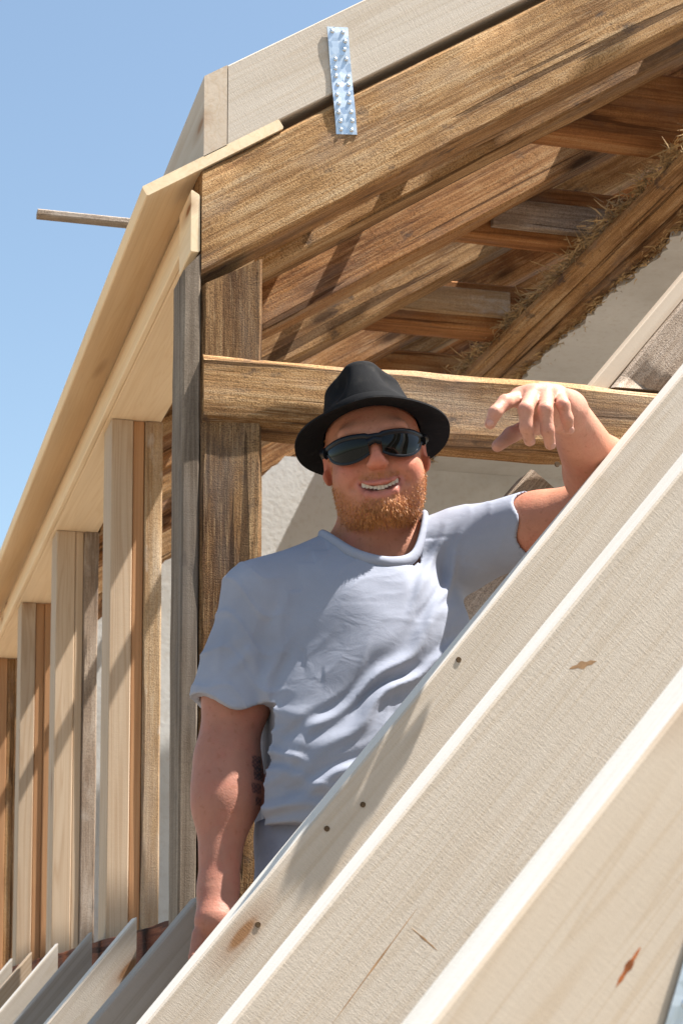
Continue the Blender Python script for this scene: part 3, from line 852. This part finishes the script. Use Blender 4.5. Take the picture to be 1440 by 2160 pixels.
# smile: cheek folds, lips, opening
skin += [hcone((0.020, -0.093, -0.040), (0.043, -0.075, -0.064), 0.0045, 0.0042, 0.009, True), hcone((-0.020, -0.093, -0.040), (-0.043, -0.075, -0.064), 0.0045, 0.0042, 0.009, True)]
skin += [hell((0.040, -0.062, -0.040), (0.019, 0.017, 0.015), 0.016), hell((-0.040, -0.062, -0.040), (0.019, 0.017, 0.015), 0.016)]
ul = [(-0.035, -0.0715, -0.0590), (-0.019, -0.0860, -0.0640), (0, -0.0915, -0.0655), (0.019, -0.0860, -0.0640), (0.035, -0.0715, -0.0590)]
ll = [(-0.035, -0.0715, -0.0600), (-0.021, -0.0845, -0.0790), (0, -0.0905, -0.0855), (0.021, -0.0845, -0.0790), (0.035, -0.0715, -0.0600)]
skin += [hcone(ul[i], ul[i + 1], 0.0036, 0.0036, 0.006) for i in range(4)] + [hcone(ll[i], ll[i + 1], 0.0042, 0.0046, 0.006) for i in range(4)]
mo = [((-0.030, -0.078, -0.0615), (-0.014, -0.090, -0.0715)), ((-0.014, -0.090, -0.0715), (0.014, -0.090, -0.0715)), ((0.014, -0.090, -0.0715), (0.030, -0.078, -0.0615))]
skin += [hcone(a, b, (0.0030, 0.0048, 0.0048)[i], (0.0048, 0.0048, 0.0030)[i], 0.003, True) for i, (a, b) in enumerate(mo)]
# ears
for s in (1, -1):
    skin += [hell((s * 0.079, 0.016, -0.010), (0.008, 0.018, 0.031), 0.008, False, rz(s * 0.45)), hell((s * 0.085, 0.010, -0.006), (0.006, 0.010, 0.018), 0.005, True)]

man = empty('person', (0.81, 3.02, -0.8))
tag(man, 'smiling bearded man in black hat, dark sunglasses and lavender t-shirt leaning on a rafter', 'person')
MO = V(0.81, 3.02, -0.8)
def under(name, me, mat, parent=man, shift=True):
    if shift: me.transform(Matrix.Translation(Vector(-MO)))
    return link(name, me, mat, parent)
body_me, bv = mesh_sdf('body', skin, 0.0026, (0.52, 2.44, 0.05), (1.27, 3.19, 1.06))
# skin tint from where it lies on the body
hl = (bv - HC) @ HR
nV = len(bv)
col = np.tile(np.array([0.43, 0.182, 0.110]), (nV, 1))
ishead = (bv[:, 2] > 0.76) & (np.linalg.norm(bv - HC, axis=1) < 0.20)
def blob(P, c, r): return np.exp(-(((P - np.array(c)) / np.array(r)) ** 2).sum(1))
red = (blob(hl, (0, -0.105, -0.03), (0.018, 0.02, 0.02)) + blob(hl, (0.045, -0.075, -0.03), (0.025, 0.03, 0.022)) + blob(hl, (-0.045, -0.075, -0.03), (0.025, 0.03, 0.022)) + blob(hl, (0.084, 0.015, -0.01), (0.02, 0.03, 0.035)) + blob(hl, (-0.084, 0.015, -0.01), (0.02, 0.03, 0.035))) * ishead
def mixc(col, m, c): return col * (1 - m[:, None]) + np.array(c) * m[:, None]
col = mixc(col, np.clip(red, 0, 1) * 0.6, (0.50, 0.13, 0.08))
arm = (bv[:, 0] < 0.68) & (bv[:, 2] < 0.55)
col = mixc(col, arm * 0.8, (0.335, 0.150, 0.105))
hand = np.clip((2.66 - bv[:, 1]) / 0.08, 0, 1) * (bv[:, 0] > 0.84)
col = mixc(col, hand * 0.5, (0.58, 0.33, 0.25))
for jc in (KI, KM, KR, KP, V(0.892, 2.512, 0.848), V(0.915, 2.494, 0.834), V(0.943, 2.492, 0.835), V(0.974, 2.505, 0.848), V(0.917, 2.497, 0.810), V(0.947, 2.496, 0.808)):
    col = mixc(col, blob(bv, jc, (0.009, 0.012, 0.006)) * 0.55, (0.50, 0.17, 0.12))
lips = np.zeros(nV)
for L_ in (ul, ll):
    for i in range(4):
        a, b = V(*L_[i]), V(*L_[i + 1]); t_ = np.clip(((hl - a) @ (b - a)) / ((b - a) @ (b - a)), 0, 1)
        d_ = np.linalg.norm(hl - a - t_[:, None] * (b - a), axis=1); lips = np.maximum(lips, np.clip((0.0075 - d_) / 0.002, 0, 1))
zb = hl[:, 2]; 
jaw = np.clip((np.abs(hl[:, 0]) - 0.030) / 0.020, 0, 1)
beard = np.clip((-0.074 - zb + np.clip(np.abs(hl[:, 0]) - 0.045, 0, 1) * 1.3) / 0.018, 0, 1) * np.clip((0.02 - hl[:, 1]) / 0.02, 0, 1) * (1 - 0.30 * jaw)
side = np.clip((np.abs(hl[:, 0]) - 0.058) / 0.008, 0, 1) * np.clip((0.020 - np.abs(hl[:, 1] + 0.012)) / 0.012, 0, 1) * (zb < 0.03)
mous = np.clip((0.0090 - np.abs(zb + 0.0540)) / 0.005, 0, 1) * (np.abs(hl[:, 0]) < 0.032) * (hl[:, 1] < -0.06)
under_chin = np.clip((-0.120 - zb) / 0.010, 0, 1)
bm_ = np.clip(np.maximum(beard * (1 - under_chin), np.maximum(0.40 * side, 0.95 * mous)), 0, 1) * ishead * (1 - np.clip(lips, 0, 1))
col = mixc(col, bm_ * 0.55, (0.36, 0.145, 0.055))
col = mixc(col, lips * ishead * 0.7, (0.46, 0.15, 0.12))
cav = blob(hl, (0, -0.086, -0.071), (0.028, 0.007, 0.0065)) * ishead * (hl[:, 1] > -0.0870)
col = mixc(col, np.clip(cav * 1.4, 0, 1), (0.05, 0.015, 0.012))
tb = np.zeros(nV)
for cx, cz, r in ((0.652, 0.405, 0.010), (0.656, 0.385, 0.011), (0.650, 0.362, 0.010), (0.655, 0.342, 0.007)):
    tb = np.maximum(tb, ((np.abs(bv[:, 0] - cx) < r) & (np.abs(bv[:, 2] - cz) < r * 0.9) & (bv[:, 1] < 3.05)).astype(float) * (0.4 + 0.6 * (np.sin(bv[:, 2] * 900) * np.sin(bv[:, 0] * 700) > -0.2)))
col = mixc(col, tb * 0.92, (0.03, 0.035, 0.04))
hairm = ishead * (hl[:, 2] > 0.0) * (hl[:, 1] > 0.03)
col = mixc(col, hairm * 0.8, (0.16, 0.075, 0.03))
dirt = hand * blob(bv, (0.905, 2.55, 0.805), (0.03, 0.03, 0.02))
col = mixc(col, np.clip(dirt, 0, 1) * 0.7, (0.20, 0.10, 0.08))
ca = body_me.color_attributes.new('tint', 'FLOAT_COLOR', 'POINT')
ca.data.foreach_set('color', np.concatenate([col, np.ones((nV, 1))], 1).astype(np.float32).ravel())
body = under('body', body_me, 'skin')
# beard hair
nrm = np.zeros(nV * 3, dtype=np.float32); body_me.vertices.foreach_get('normal', nrm); nrm = nrm.reshape(-1, 3)
cand = np.argwhere(bm_ > 0.2).ravel()
wgt = bm_[cand] ** 1.8; wgt /= wgt.sum()
pick = RNG.choice(cand, 5200, p=wgt)
vs, fs = [], []
for i in pick:
    p = bv[i] + RNG.normal(0, 0.0012, 3) - MO; n_ = nrm[i]; h_ = hl[i]
    chin = math.exp(-(h_[0] / 0.040) ** 2) * max(0.0, min(1.0, (-h_[2] - 0.075) / 0.03))
    L_ = 0.0026 + 0.0075 * chin * RNG.uniform(0.5, 1.2)
    if h_[2] > -0.066: L_ = 0.0034
    d_ = n_ * 0.45 - hz * 0.9 + RNG.normal(0, 0.32, 3); d_ /= np.linalg.norm(d_)
    s_ = np.cross(d_, RNG.normal(0, 1, 3)); s_ = s_ / np.linalg.norm(s_) * 0.00034
    b_ = len(vs); q = p + d_ * L_ * 0.55 + RNG.normal(0, 0.0006, 3); e_ = p + d_ * L_ - hz * 0.0012
    vs += [p - s_, p + s_, q - s_, q + s_, e_]
    fs += [(b_, b_ + 1, b_ + 3, b_ + 2), (b_ + 2, b_ + 3, b_ + 4)]
me = bpy.data.meshes.new('beard'); me.from_pydata([tuple(v) for v in vs], [], fs)
bd = link('beard', me, 'beard', man); tag(bd, 'short ginger beard', kind='stuff')
# finger nails of the visible hand
for tip, prev in ((V(0.926, 2.510, 0.796), V(0.917, 2.497, 0.810)), (V(0.956, 2.510, 0.793), V(0.947, 2.496, 0.808)), (V(0.986, 2.517, 0.819), V(0.980, 2.507, 0.830)), (V(0.868, 2.506, 0.814), V(0.874, 2.502, 0.829))):
    d_ = tip - prev; d_ /= np.linalg.norm(d_); out = V(-0.1, -0.9, 0.25); out = out - d_ * (out @ d_); out /= np.linalg.norm(out); sd_ = np.cross(d_, out)
    bm = bmesh.new(); bmesh.ops.create_uvsphere(bm, u_segments=10, v_segments=6, radius=1.0)
    me = bpy.data.meshes.new('fingernail'); bm.to_mesh(me); bm.free(); me.shade_smooth()
    c_ = tip + out * 0.0066 - d_ * 0.0002 - MO
    mm = Matrix(((d_[0] * 0.0055, sd_[0] * 0.0048, out[0] * 0.0018, c_[0]), (d_[1] * 0.0055, sd_[1] * 0.0048, out[1] * 0.0018, c_[1]), (d_[2] * 0.0055, sd_[2] * 0.0048, out[2] * 0.0018, c_[2]), (0, 0, 0, 1)))
    me.transform(mm)
    link('fingernail', me, m_simple('nail_skin', (0.52, 0.27, 0.21), 0.35, 0.05) if 'nailm' not in M else M['nailm'], man)
    M['nailm'] = bpy.data.objects[-1].data.materials[0] if False else me.materials[0]

def hmesh(name, verts, faces, mat, parent=man, sm=True):
    """mesh given in the head frame"""
    me = bpy.data.meshes.new(name)
    me.from_pydata([tuple(H(*v) - MO) for v in verts], [], faces)
    bm = bmesh.new(); bm.from_mesh(me); bmesh.ops.recalc_face_normals(bm, faces=bm.faces); bm.to_mesh(me); bm.free()
    if sm: smooth(me, 50)
    return link(name, me, mat, parent)
# teeth: upper row
vs, fs = [], []
for k in range(-5, 5):
    x0, x1 = (k + 0.04) * 0.0058, (k + 0.96) * 0.0058
    def yy(x): return -0.0872 + 9.0 * x * x
    zt = -0.0630 + 0.0008 * abs(k + 0.5); zb_ = -0.0752 + 0.0018 * abs(k + 0.5)
    b = len(vs)
    for xx in (x0, x1):
        for zz in (zt, zb_):
            for dy in (0, 0.006): vs.append((xx, yy(xx) + dy, zz))
    fs += [(b, b + 2, b + 6, b + 4), (b + 1, b + 5, b + 7, b + 3), (b, b + 4, b + 5, b + 1), (b + 2, b + 3, b + 7, b + 6), (b, b + 1, b + 3, b + 2), (b + 4, b + 6, b + 7, b + 5)]
hmesh('teeth', vs, fs, 'tooth', sm=False)

# sunglasses
sg = empty('sunglasses', (0, 0, 0)); sg.parent = man; del_ = None
def gpos(tdeg, z, off=0.0):
    t_ = rad(tdeg); a, b = 0.0860 + off, 0.1090 + off
    return (a * math.sin(t_), -b * math.cos(t_) + 0.002 + 0.10 * abs(z) * 0.15, z - 0.009)
def ltop(u): return 0.0165 + 0.004 * math.sin(u * math.pi) - 0.003 * u
def lbot(u): return -0.0225 * (math.sin(min(1, 0.12 + u * 0.95) * math.pi) ** 0.55) + 0.004 - 0.002 * (1 - u)
for s in (1, -1):
    n, m = 18, 8; vs, fs = [], []
    for layer, off in ((0, 0.0), (1, -0.0018)):
        for i in range(n + 1):
            u = i / n
            for j in range(m + 1):
                f = j / m; z = lbot(u) + (ltop(u) - lbot(u)) * f
                vs.append(gpos(s * (7 + 55 * u), z, off + 0.0016 * math.sin(f * math.pi)))
    st = (n + 1) * (m + 1)
    for i in range(n):
        for j in range(m):
            a = i * (m + 1) + j
            fs += [(a, a + 1, a + m + 2, a + m + 1), (st + a, st + a + m + 1, st + a + m + 2, st + a + 1)]
    hmesh('lens', vs, fs, 'lens', sg)
def tube_pts(pts, r, seg=8):
    vs, fs = [], []; n = len(pts)
    P = [Vector(p) for p in pts]
    for i in range(n):
        d = (P[min(i + 1, n - 1)] - P[max(i - 1, 0)]).normalized()
        u = d.cross(Vector((0, 0, 1)));
        if u.length < 1e-3: u = d.cross(Vector((1, 0, 0)))
        u.normalize(); v = d.cross(u)
        rr = r[i] if isinstance(r, (list, tuple)) else r
        for k in range(seg):
            a = 2 * math.pi * k / seg
            vs.append(tuple(P[i] + u * (math.cos(a) * rr * 0.6) + v * (math.sin(a) * rr)))
    for i in range(n - 1):
        for k in range(seg):
            k2 = (k + 1) % seg
            fs.append((i * seg + k, i * seg + k2, (i + 1) * seg + k2, (i + 1) * seg + k))
    fs.append(tuple(range(seg))[::-1]); fs.append(tuple((n - 1) * seg + k for k in range(seg)))
    return vs, fs
pts = []
for i in range(41):
    f = i / 40 * 2 - 1; u = max(0, (abs(f) * 62 - 7) / 55)
    pts.append(gpos(f * 63, (ltop(u) if abs(f) * 62 > 7 else ltop(0) - 0.002) + 0.0005, 0.0006))
v_, f_ = tube_pts(pts, 0.0042); hmesh('brow_frame', v_, f_, 'frame_black', sg)
for s in (1, -1):
    pts = [gpos(s * (7 + 55 * (i / 16)), lbot(i / 16), 0.0004) for i in range(17)]
    v_, f_ = tube_pts(pts, 0.0022, 6); hmesh('rim', v_, f_, 'frame_black', sg)
    pts = [gpos(s * 62, 0.009, 0.0005), (s * 0.0835, -0.035, 0.004), (s * 0.0845, 0.0, 0.010), (s * 0.083, 0.026, 0.008), (s * 0.080, 0.036, -0.006)]
    v_, f_ = tube_pts(pts, [0.010, 0.0068, 0.0052, 0.0045, 0.004]); hmesh('temple', v_, f_, 'frame_black', sg)
v_, f_ = tube_pts([gpos(-7, 0.006), gpos(0, 0.010, 0.001), gpos(7, 0.006)], 0.006); hmesh('bridge', v_, f_, 'frame_black', sg)

# hat: felt brim and creased crown
hat = empty('hat', (0, 0, 0)); hat.parent = man
tilt = rad(18)
def HT(x, y, z):
    c, s = math.cos(tilt), math.sin(tilt)
    return (x, 0.016 + y * c + z * s, 0.029 - y * s * 1.0 + z * c)
vs, fs = [], []; n = 72; rings = 9
def brim(t_, f, top):
    ax, ay = 0.079 + 0.047 * f, 0.099 + 0.046 * f
    x, y = ax * math.sin(t_), -ay * math.cos(t_)
    front = max(0, math.cos(t_)); backw = max(0, -math.cos(t_))
    z = -0.012 * f * f * front + 0.004 * f ** 2 * backw - 0.006 * f * abs(math.sin(t_)) + 0.0012 * math.sin(5 * t_ + 1) * f
    return HT(x, y, z + (0.0016 if top else -0.0016))
for top in (1, 0):
    for r_ in range(rings + 1):
        for k in range(n): vs.append(brim(2 * math.pi * k / n, r_ / rings, top))
st = (rings + 1) * n
for r_ in range(rings):
    for k in range(n):
        k2 = (k + 1) % n; a = r_ * n
        fs += [(a + k, a + k2, a + n + k2, a + n + k), (st + a + k, st + a + n + k, st + a + n + k2, st + a + k2)]
for k in range(n):
    k2 = (k + 1) % n; a = rings * n
    fs += [(a + k, a + k2, st + a + k2, st + a + k), (k, st + k, st + k2, k2)]
hmesh('brim', vs, fs, 'black_felt', hat)
vs, fs = [], []; n = 80; m = 30
for j in range(m + 1):
    f = j / m
    for k in range(n):
        t_ = 2 * math.pi * k / n
        if f < 0.66:
            g_ = f / 0.66; rr = 1.0 - 0.20 * g_ ** 1.5; z = 0.080 * g_
        else:
            g_ = (f - 0.66) / 0.34; rr = 0.80 * math.cos(g_ * math.pi / 2) ** 0.80 if g_ < 1 else 0.0; z = 0.080 + 0.024 * math.sin(g_ * math.pi / 2)
        x, y = 0.0795 * rr * math.sin(t_), -0.0995 * rr * math.cos(t_)
        hh = max(0, (z - 0.025) / 0.07)
        # centre crease towards the back and front pinches
        z -= hh ** 2 * 0.022 * math.exp(-(x / 0.020) ** 2) / (1 + math.exp(-(y + 0.015) / 0.012))
        for s, dp in ((1, 0.016), (-1, 0.022)):
            e = math.exp(-((x - s * 0.048) / 0.024) ** 2 - ((y + 0.050) / 0.034) ** 2 - ((z - 0.066) / 0.030) ** 2)
            x -= s * e * dp; y += e * 0.008; z -= e * 0.006
        x -= 0.006 * hh
        z += 0.008 * hh * (-y / 0.09)
        vs.append(HT(x, y, z))
for j in range(m):
    for k in range(n):
        k2 = (k + 1) % n
        fs.append((j * n + k, j * n + k2, (j + 1) * n + k2, (j + 1) * n + k))
hmesh('crown', vs, fs, 'black_felt', hat)
vs, fs = [], []
for j, (z, e) in enumerate(((0.0012, 0.0010), (0.004, 0.0018), (0.024, 0.0015), (0.026, 0.0002))):
    for k in range(n):
        t_ = 2 * math.pi * k / n; g_ = z / 0.088; rr = 1.0 - 0.20 * (z / 0.080) ** 1.5
        vs.append(HT((0.0795 * rr + e) * math.sin(t_), -(0.0995 * rr + e) * math.cos(t_), z))
for j in range(3):
    for k in range(n):
        k2 = (k + 1) % n; fs.append((j * n + k, j * n + k2, (j + 1) * n + k2, (j + 1) * n + k))
hmesh('hat_band', vs, fs, m_simple('black_ribbon', (0.005, 0.005, 0.006), 0.85, 0.2, 60, 0, 0.12), hat)

# t-shirt
sh = []
sh += [ell((0.826, 3.035, 0.59), (0.170, 0.108, 0.185), None, 0.05), ell((0.808, 3.01, 0.37), (0.168, 0.128, 0.22), None, 0.08), ell((0.87, 3.0, 0.61), (0.11, 0.075, 0.11), None, 0.09)]
sh += [cone((0.81, 3.02, 0.32), (0.81, 3.02, 0.20), 0.150, 0.150, 0.05, flat=(V(0, 1, 0), 0.80))]
sh += [cone((0.838, 3.075, 0.735), RSH + V(0.010, 0, 0.004), 0.062, 0.050, 0.05), cone((0.862, 3.07, 0.740), LSH + V(-0.012, 0, -0.004), 0.068, 0.060, 0.05)]
rs1 = lerp(RSH, REL, 0.66) + V(0.0, -0.002, 0); ls1 = lerp(LSH, LEL, 0.56)
sh += [cone(RSH + V(0.004, 0, 0), lerp(RSH, REL, 0.95) + V(-0.010, 0, 0), 0.053, 0.074, 0.04), cone(LSH, lerp(LSH, LEL, 0.9), 0.058, 0.063, 0.04)]
# neck opening and open sleeves
rd = (REL - RSH) / np.linalg.norm(REL - RSH); ld = (LEL - LSH) / np.linalg.norm(LEL - LSH)
folds = [((0.939, 0.640), (0.640, 0.359), 0.010, 0.0085), ((0.977, 0.605), (0.742, 0.427), 0.009, 0.0075), ((0.877, 0.431), (0.669, 0.324), 0.010, 0.006),
         ((0.683, 0.650), (0.661, 0.470), 0.010, 0.006), ((0.939, 0.768), (0.885, 0.653), 0.006, 0.0055), ((0.970, 0.762), (0.916, 0.625), 0.007, 0.006),
         ((0.626, 0.333), (0.713, 0.325), 0.008, 0.005), ((0.640, 0.423), (0.708, 0.392), 0.010, 0.006), ((0.900, 0.560), (0.700, 0.385), 0.012, 0.006),
         ((0.66, 0.48), (0.75, 0.46), 0.012, 0.004), ((0.655, 0.375), (0.76, 0.36), 0.011, 0.005), ((0.63, 0.60), (0.66, 0.51), 0.010, 0.004),
         ((0.60, 0.60), (0.575, 0.54), 0.008, 0.004), ((0.645, 0.57), (0.60, 0.545), 0.007, 0.003)]
NX, NY = 0.849, 3.030
def nplane(y): return 0.724 + 0.58 * (y - 2.936)
def shirt_post(P, d):
    # front side folds
    fr = np.clip((3.03 - P[:, 1]) / 0.05, 0, 1)
    X2 = P[:, [0, 2]]
    wob = 0.006 * np.sin(P[:, 0] * 41 + P[:, 2] * 23) + 0.004 * np.sin(P[:, 2] * 67 - P[:, 0] * 31)
    for a, b, wd, am in folds:
        a, b = V(*a), V(*b); ba = b - a; l = np.linalg.norm(ba)
        tt = ((X2 - a) @ ba) / (l * l); cl = np.clip(tt, 0, 1)
        nx = np.array([-ba[1], ba[0]]) / l
        s_ = (X2 - a) @ nx + wob
        over = np.abs(tt - cl) * l
        fall = np.exp(-(over / 0.025) ** 2) * np.sin(np.clip(cl * 0.8 + 0.1, 0, 1) * np.pi)
        d = d - fr * fall * am * (np.exp(-(s_ / wd) ** 2) - 0.7 * np.exp(-((s_ + wd * 1.7) / (wd * 1.1)) ** 2))
    d = d - 0.0022 * np.sin(P[:, 0] * 33 + 2.0 * np.sin(P[:, 2] * 17)) * np.sin(P[:, 2] * 29 + P[:, 0] * 13)
    # sharper creases dragging from the raised shoulder down to the hip
    def ridg(v, p): return (1 - np.abs(np.sin(v))) ** p
    u_ = P[:, 0] * 0.68 - P[:, 2] * 0.73; v__ = P[:, 0] * 0.73 + P[:, 2] * 0.68
    wq = 0.9 * np.sin(v__ * 19 + 1.3) + 0.6 * np.sin(v__ * 43 + u_ * 15)
    lowm = np.clip((0.62 - P[:, 2]) / 0.14, 0, 1); rightm = np.clip((P[:, 0] - 0.80) / 0.08, 0, 1)
    mk = fr * np.clip(0.25 + 0.75 * np.maximum(lowm, rightm), 0, 1) * (0.5 + 0.5 * np.sin(v__ * 14 + 5 * u_))
    d = d - 0.0022 * mk * (ridg(u_ * 44 + wq, 2.5) - 0.35)
    d = d - 0.0009 * fr * (ridg(u_ * 97 + 1.7 * wq + v__ * 9, 3) - 0.25) * (0.5 + 0.5 * np.sin(v__ * 31 - 11 * u_))
    sl_ = np.clip((0.70 - P[:, 0]) / 0.04, 0, 1)
    d = d - 0.0030 * sl_ * (ridg(P[:, 2] * 52 + P[:, 0] * 40 + 0.8 * np.sin(P[:, 0] * 70), 3) - 0.3)
    # neck opening
    ne = np.sqrt(((P[:, 0] - NX) / 0.084) ** 2 + ((P[:, 1] - NY) / 0.094) ** 2)
    hole = np.maximum((ne - 1) * 0.085, nplane(P[:, 1]) - 0.030 - P[:, 2])
    d = np.where(P[:, 2] > 0.68, np.maximum(d, -hole), d)
    # hems
    hem = 0.298 + 0.006 * np.sin(P[:, 0] * 30)
    d = np.maximum(d, hem - P[:, 2])
    sR = (P - RSH) @ rd; lim = 0.186 + 0.010 * np.sin((P[:, 0] - 0.61) * 60 + 1.5)
    rside = (P[:, 0] < 0.70) & (np.linalg.norm(np.cross(P - RSH, rd), axis=1) < 0.09)
    cutR = np.where(rside & (P[:, 0] < 0.677), sR - lim, -1.0)
    inR = np.where(rside, 0.0565 - np.linalg.norm(np.cross(P - RSH, rd), axis=1), -1.0); inR = np.where(sR > lim - 0.022, inR, -1.0)
    sL = (P - LSH) @ ld; rl_ = np.linalg.norm(np.cross(P - LSH, ld), axis=1)
    lside = (P[:, 0] > 0.96) & (rl_ < 0.11)
    cutL = np.where(lside, sL - (0.128 + 0.006 * np.sin(P[:, 2] * 90)), -1.0)
    inL = np.where(lside & (sL > 0.117), 0.0555 - rl_, -1.0)
    d = np.maximum(d, np.maximum(np.maximum(cutR, inR), np.maximum(cutL, inL)))
    return d
shirt_me, sv = mesh_sdf('t_shirt', sh, 0.0030, (0.50, 2.78, 0.24), (1.16, 3.24, 0.90), shirt_post)
shirt = under('t_shirt', shirt_me, 'shirt')
# collar ribbing
zc = np.linspace(0.66, 0.88, 221); ring = []
for k in range(64):
    a = 2 * math.pi * k / 64 + math.pi
    r_ = 1.0
    while True:
        x_, y_ = NX + 0.084 * r_ * math.sin(a), NY - 0.094 * r_ * math.cos(a)
        dd = evals(sh, np.stack([np.full(221, x_), np.full(221, y_), zc], 1))
        ins_ = np.argwhere(dd < 0.0)
        if len(ins_): break
        r_ -= 0.03
    ring.append((x_, y_, zc[ins_.max()]))
ring = np.array(ring)
for _ in range(4): ring = (np.roll(ring, 1, 0) + 2 * ring + np.roll(ring, -1, 0)) / 4
pts = [tuple(ring[k % 64] - MO + V(0, 0, 0.002)) for k in range(65)]
v_, f_ = tube_pts(pts, 0.0095, 8)
me = bpy.data.meshes.new('collar'); me.from_pydata(v_, [], f_)
bm = bmesh.new(); bm.from_mesh(me); bmesh.ops.recalc_face_normals(bm, faces=bm.faces); bm.to_mesh(me); bm.free(); me.shade_smooth()
link('collar', me, 'shirt', shirt)
# trousers, belt and boots
tr = [cone((0.81, 3.03, 0.30), (0.81, 3.03, 0.14), 0.150, 0.158, 0.05, flat=(V(0, 1, 0), 0.78))]
for s, fx in ((-1, 0.72), (1, 0.90)):
    tr += [cone((0.81 + s * 0.075, 3.03, 0.12), (fx, 3.01, -0.30), 0.093, 0.066, 0.04), cone((fx, 3.01, -0.30), (fx + s * 0.01, 3.06, -0.74), 0.066, 0.060, 0.04)]
def tr_post(P, d):
    d = d - 0.003 * np.sin(P[:, 2] * 45 + 6 * P[:, 0]) * np.sin(P[:, 0] * 37 + P[:, 2] * 19)
    return np.maximum(d, np.maximum(P[:, 2] - 0.318, -0.76 - P[:, 2]))
trm, _ = mesh_sdf('trousers', tr, 0.007, (0.58, 2.84, -0.80), (1.06, 3.24, 0.36), tr_post)
under('trousers', trm, 'trouser')
for s, fx in ((-1, 0.71), (1, 0.91)):
    bt_ = [cone((fx, 3.07, -0.66), (fx, 3.07, -0.75), 0.056, 0.050, 0.02), cone((fx, 3.08, -0.755), (fx + s * 0.02, 2.90, -0.765), 0.045, 0.040, 0.03)]
    bme, _ = mesh_sdf('boot', bt_, 0.008, (fx - 0.12, 2.80, -0.84), (fx + 0.12, 3.18, -0.56), lambda P, d: np.maximum(d, -0.799 - P[:, 2]))
    under('boot', bme, 'boot')
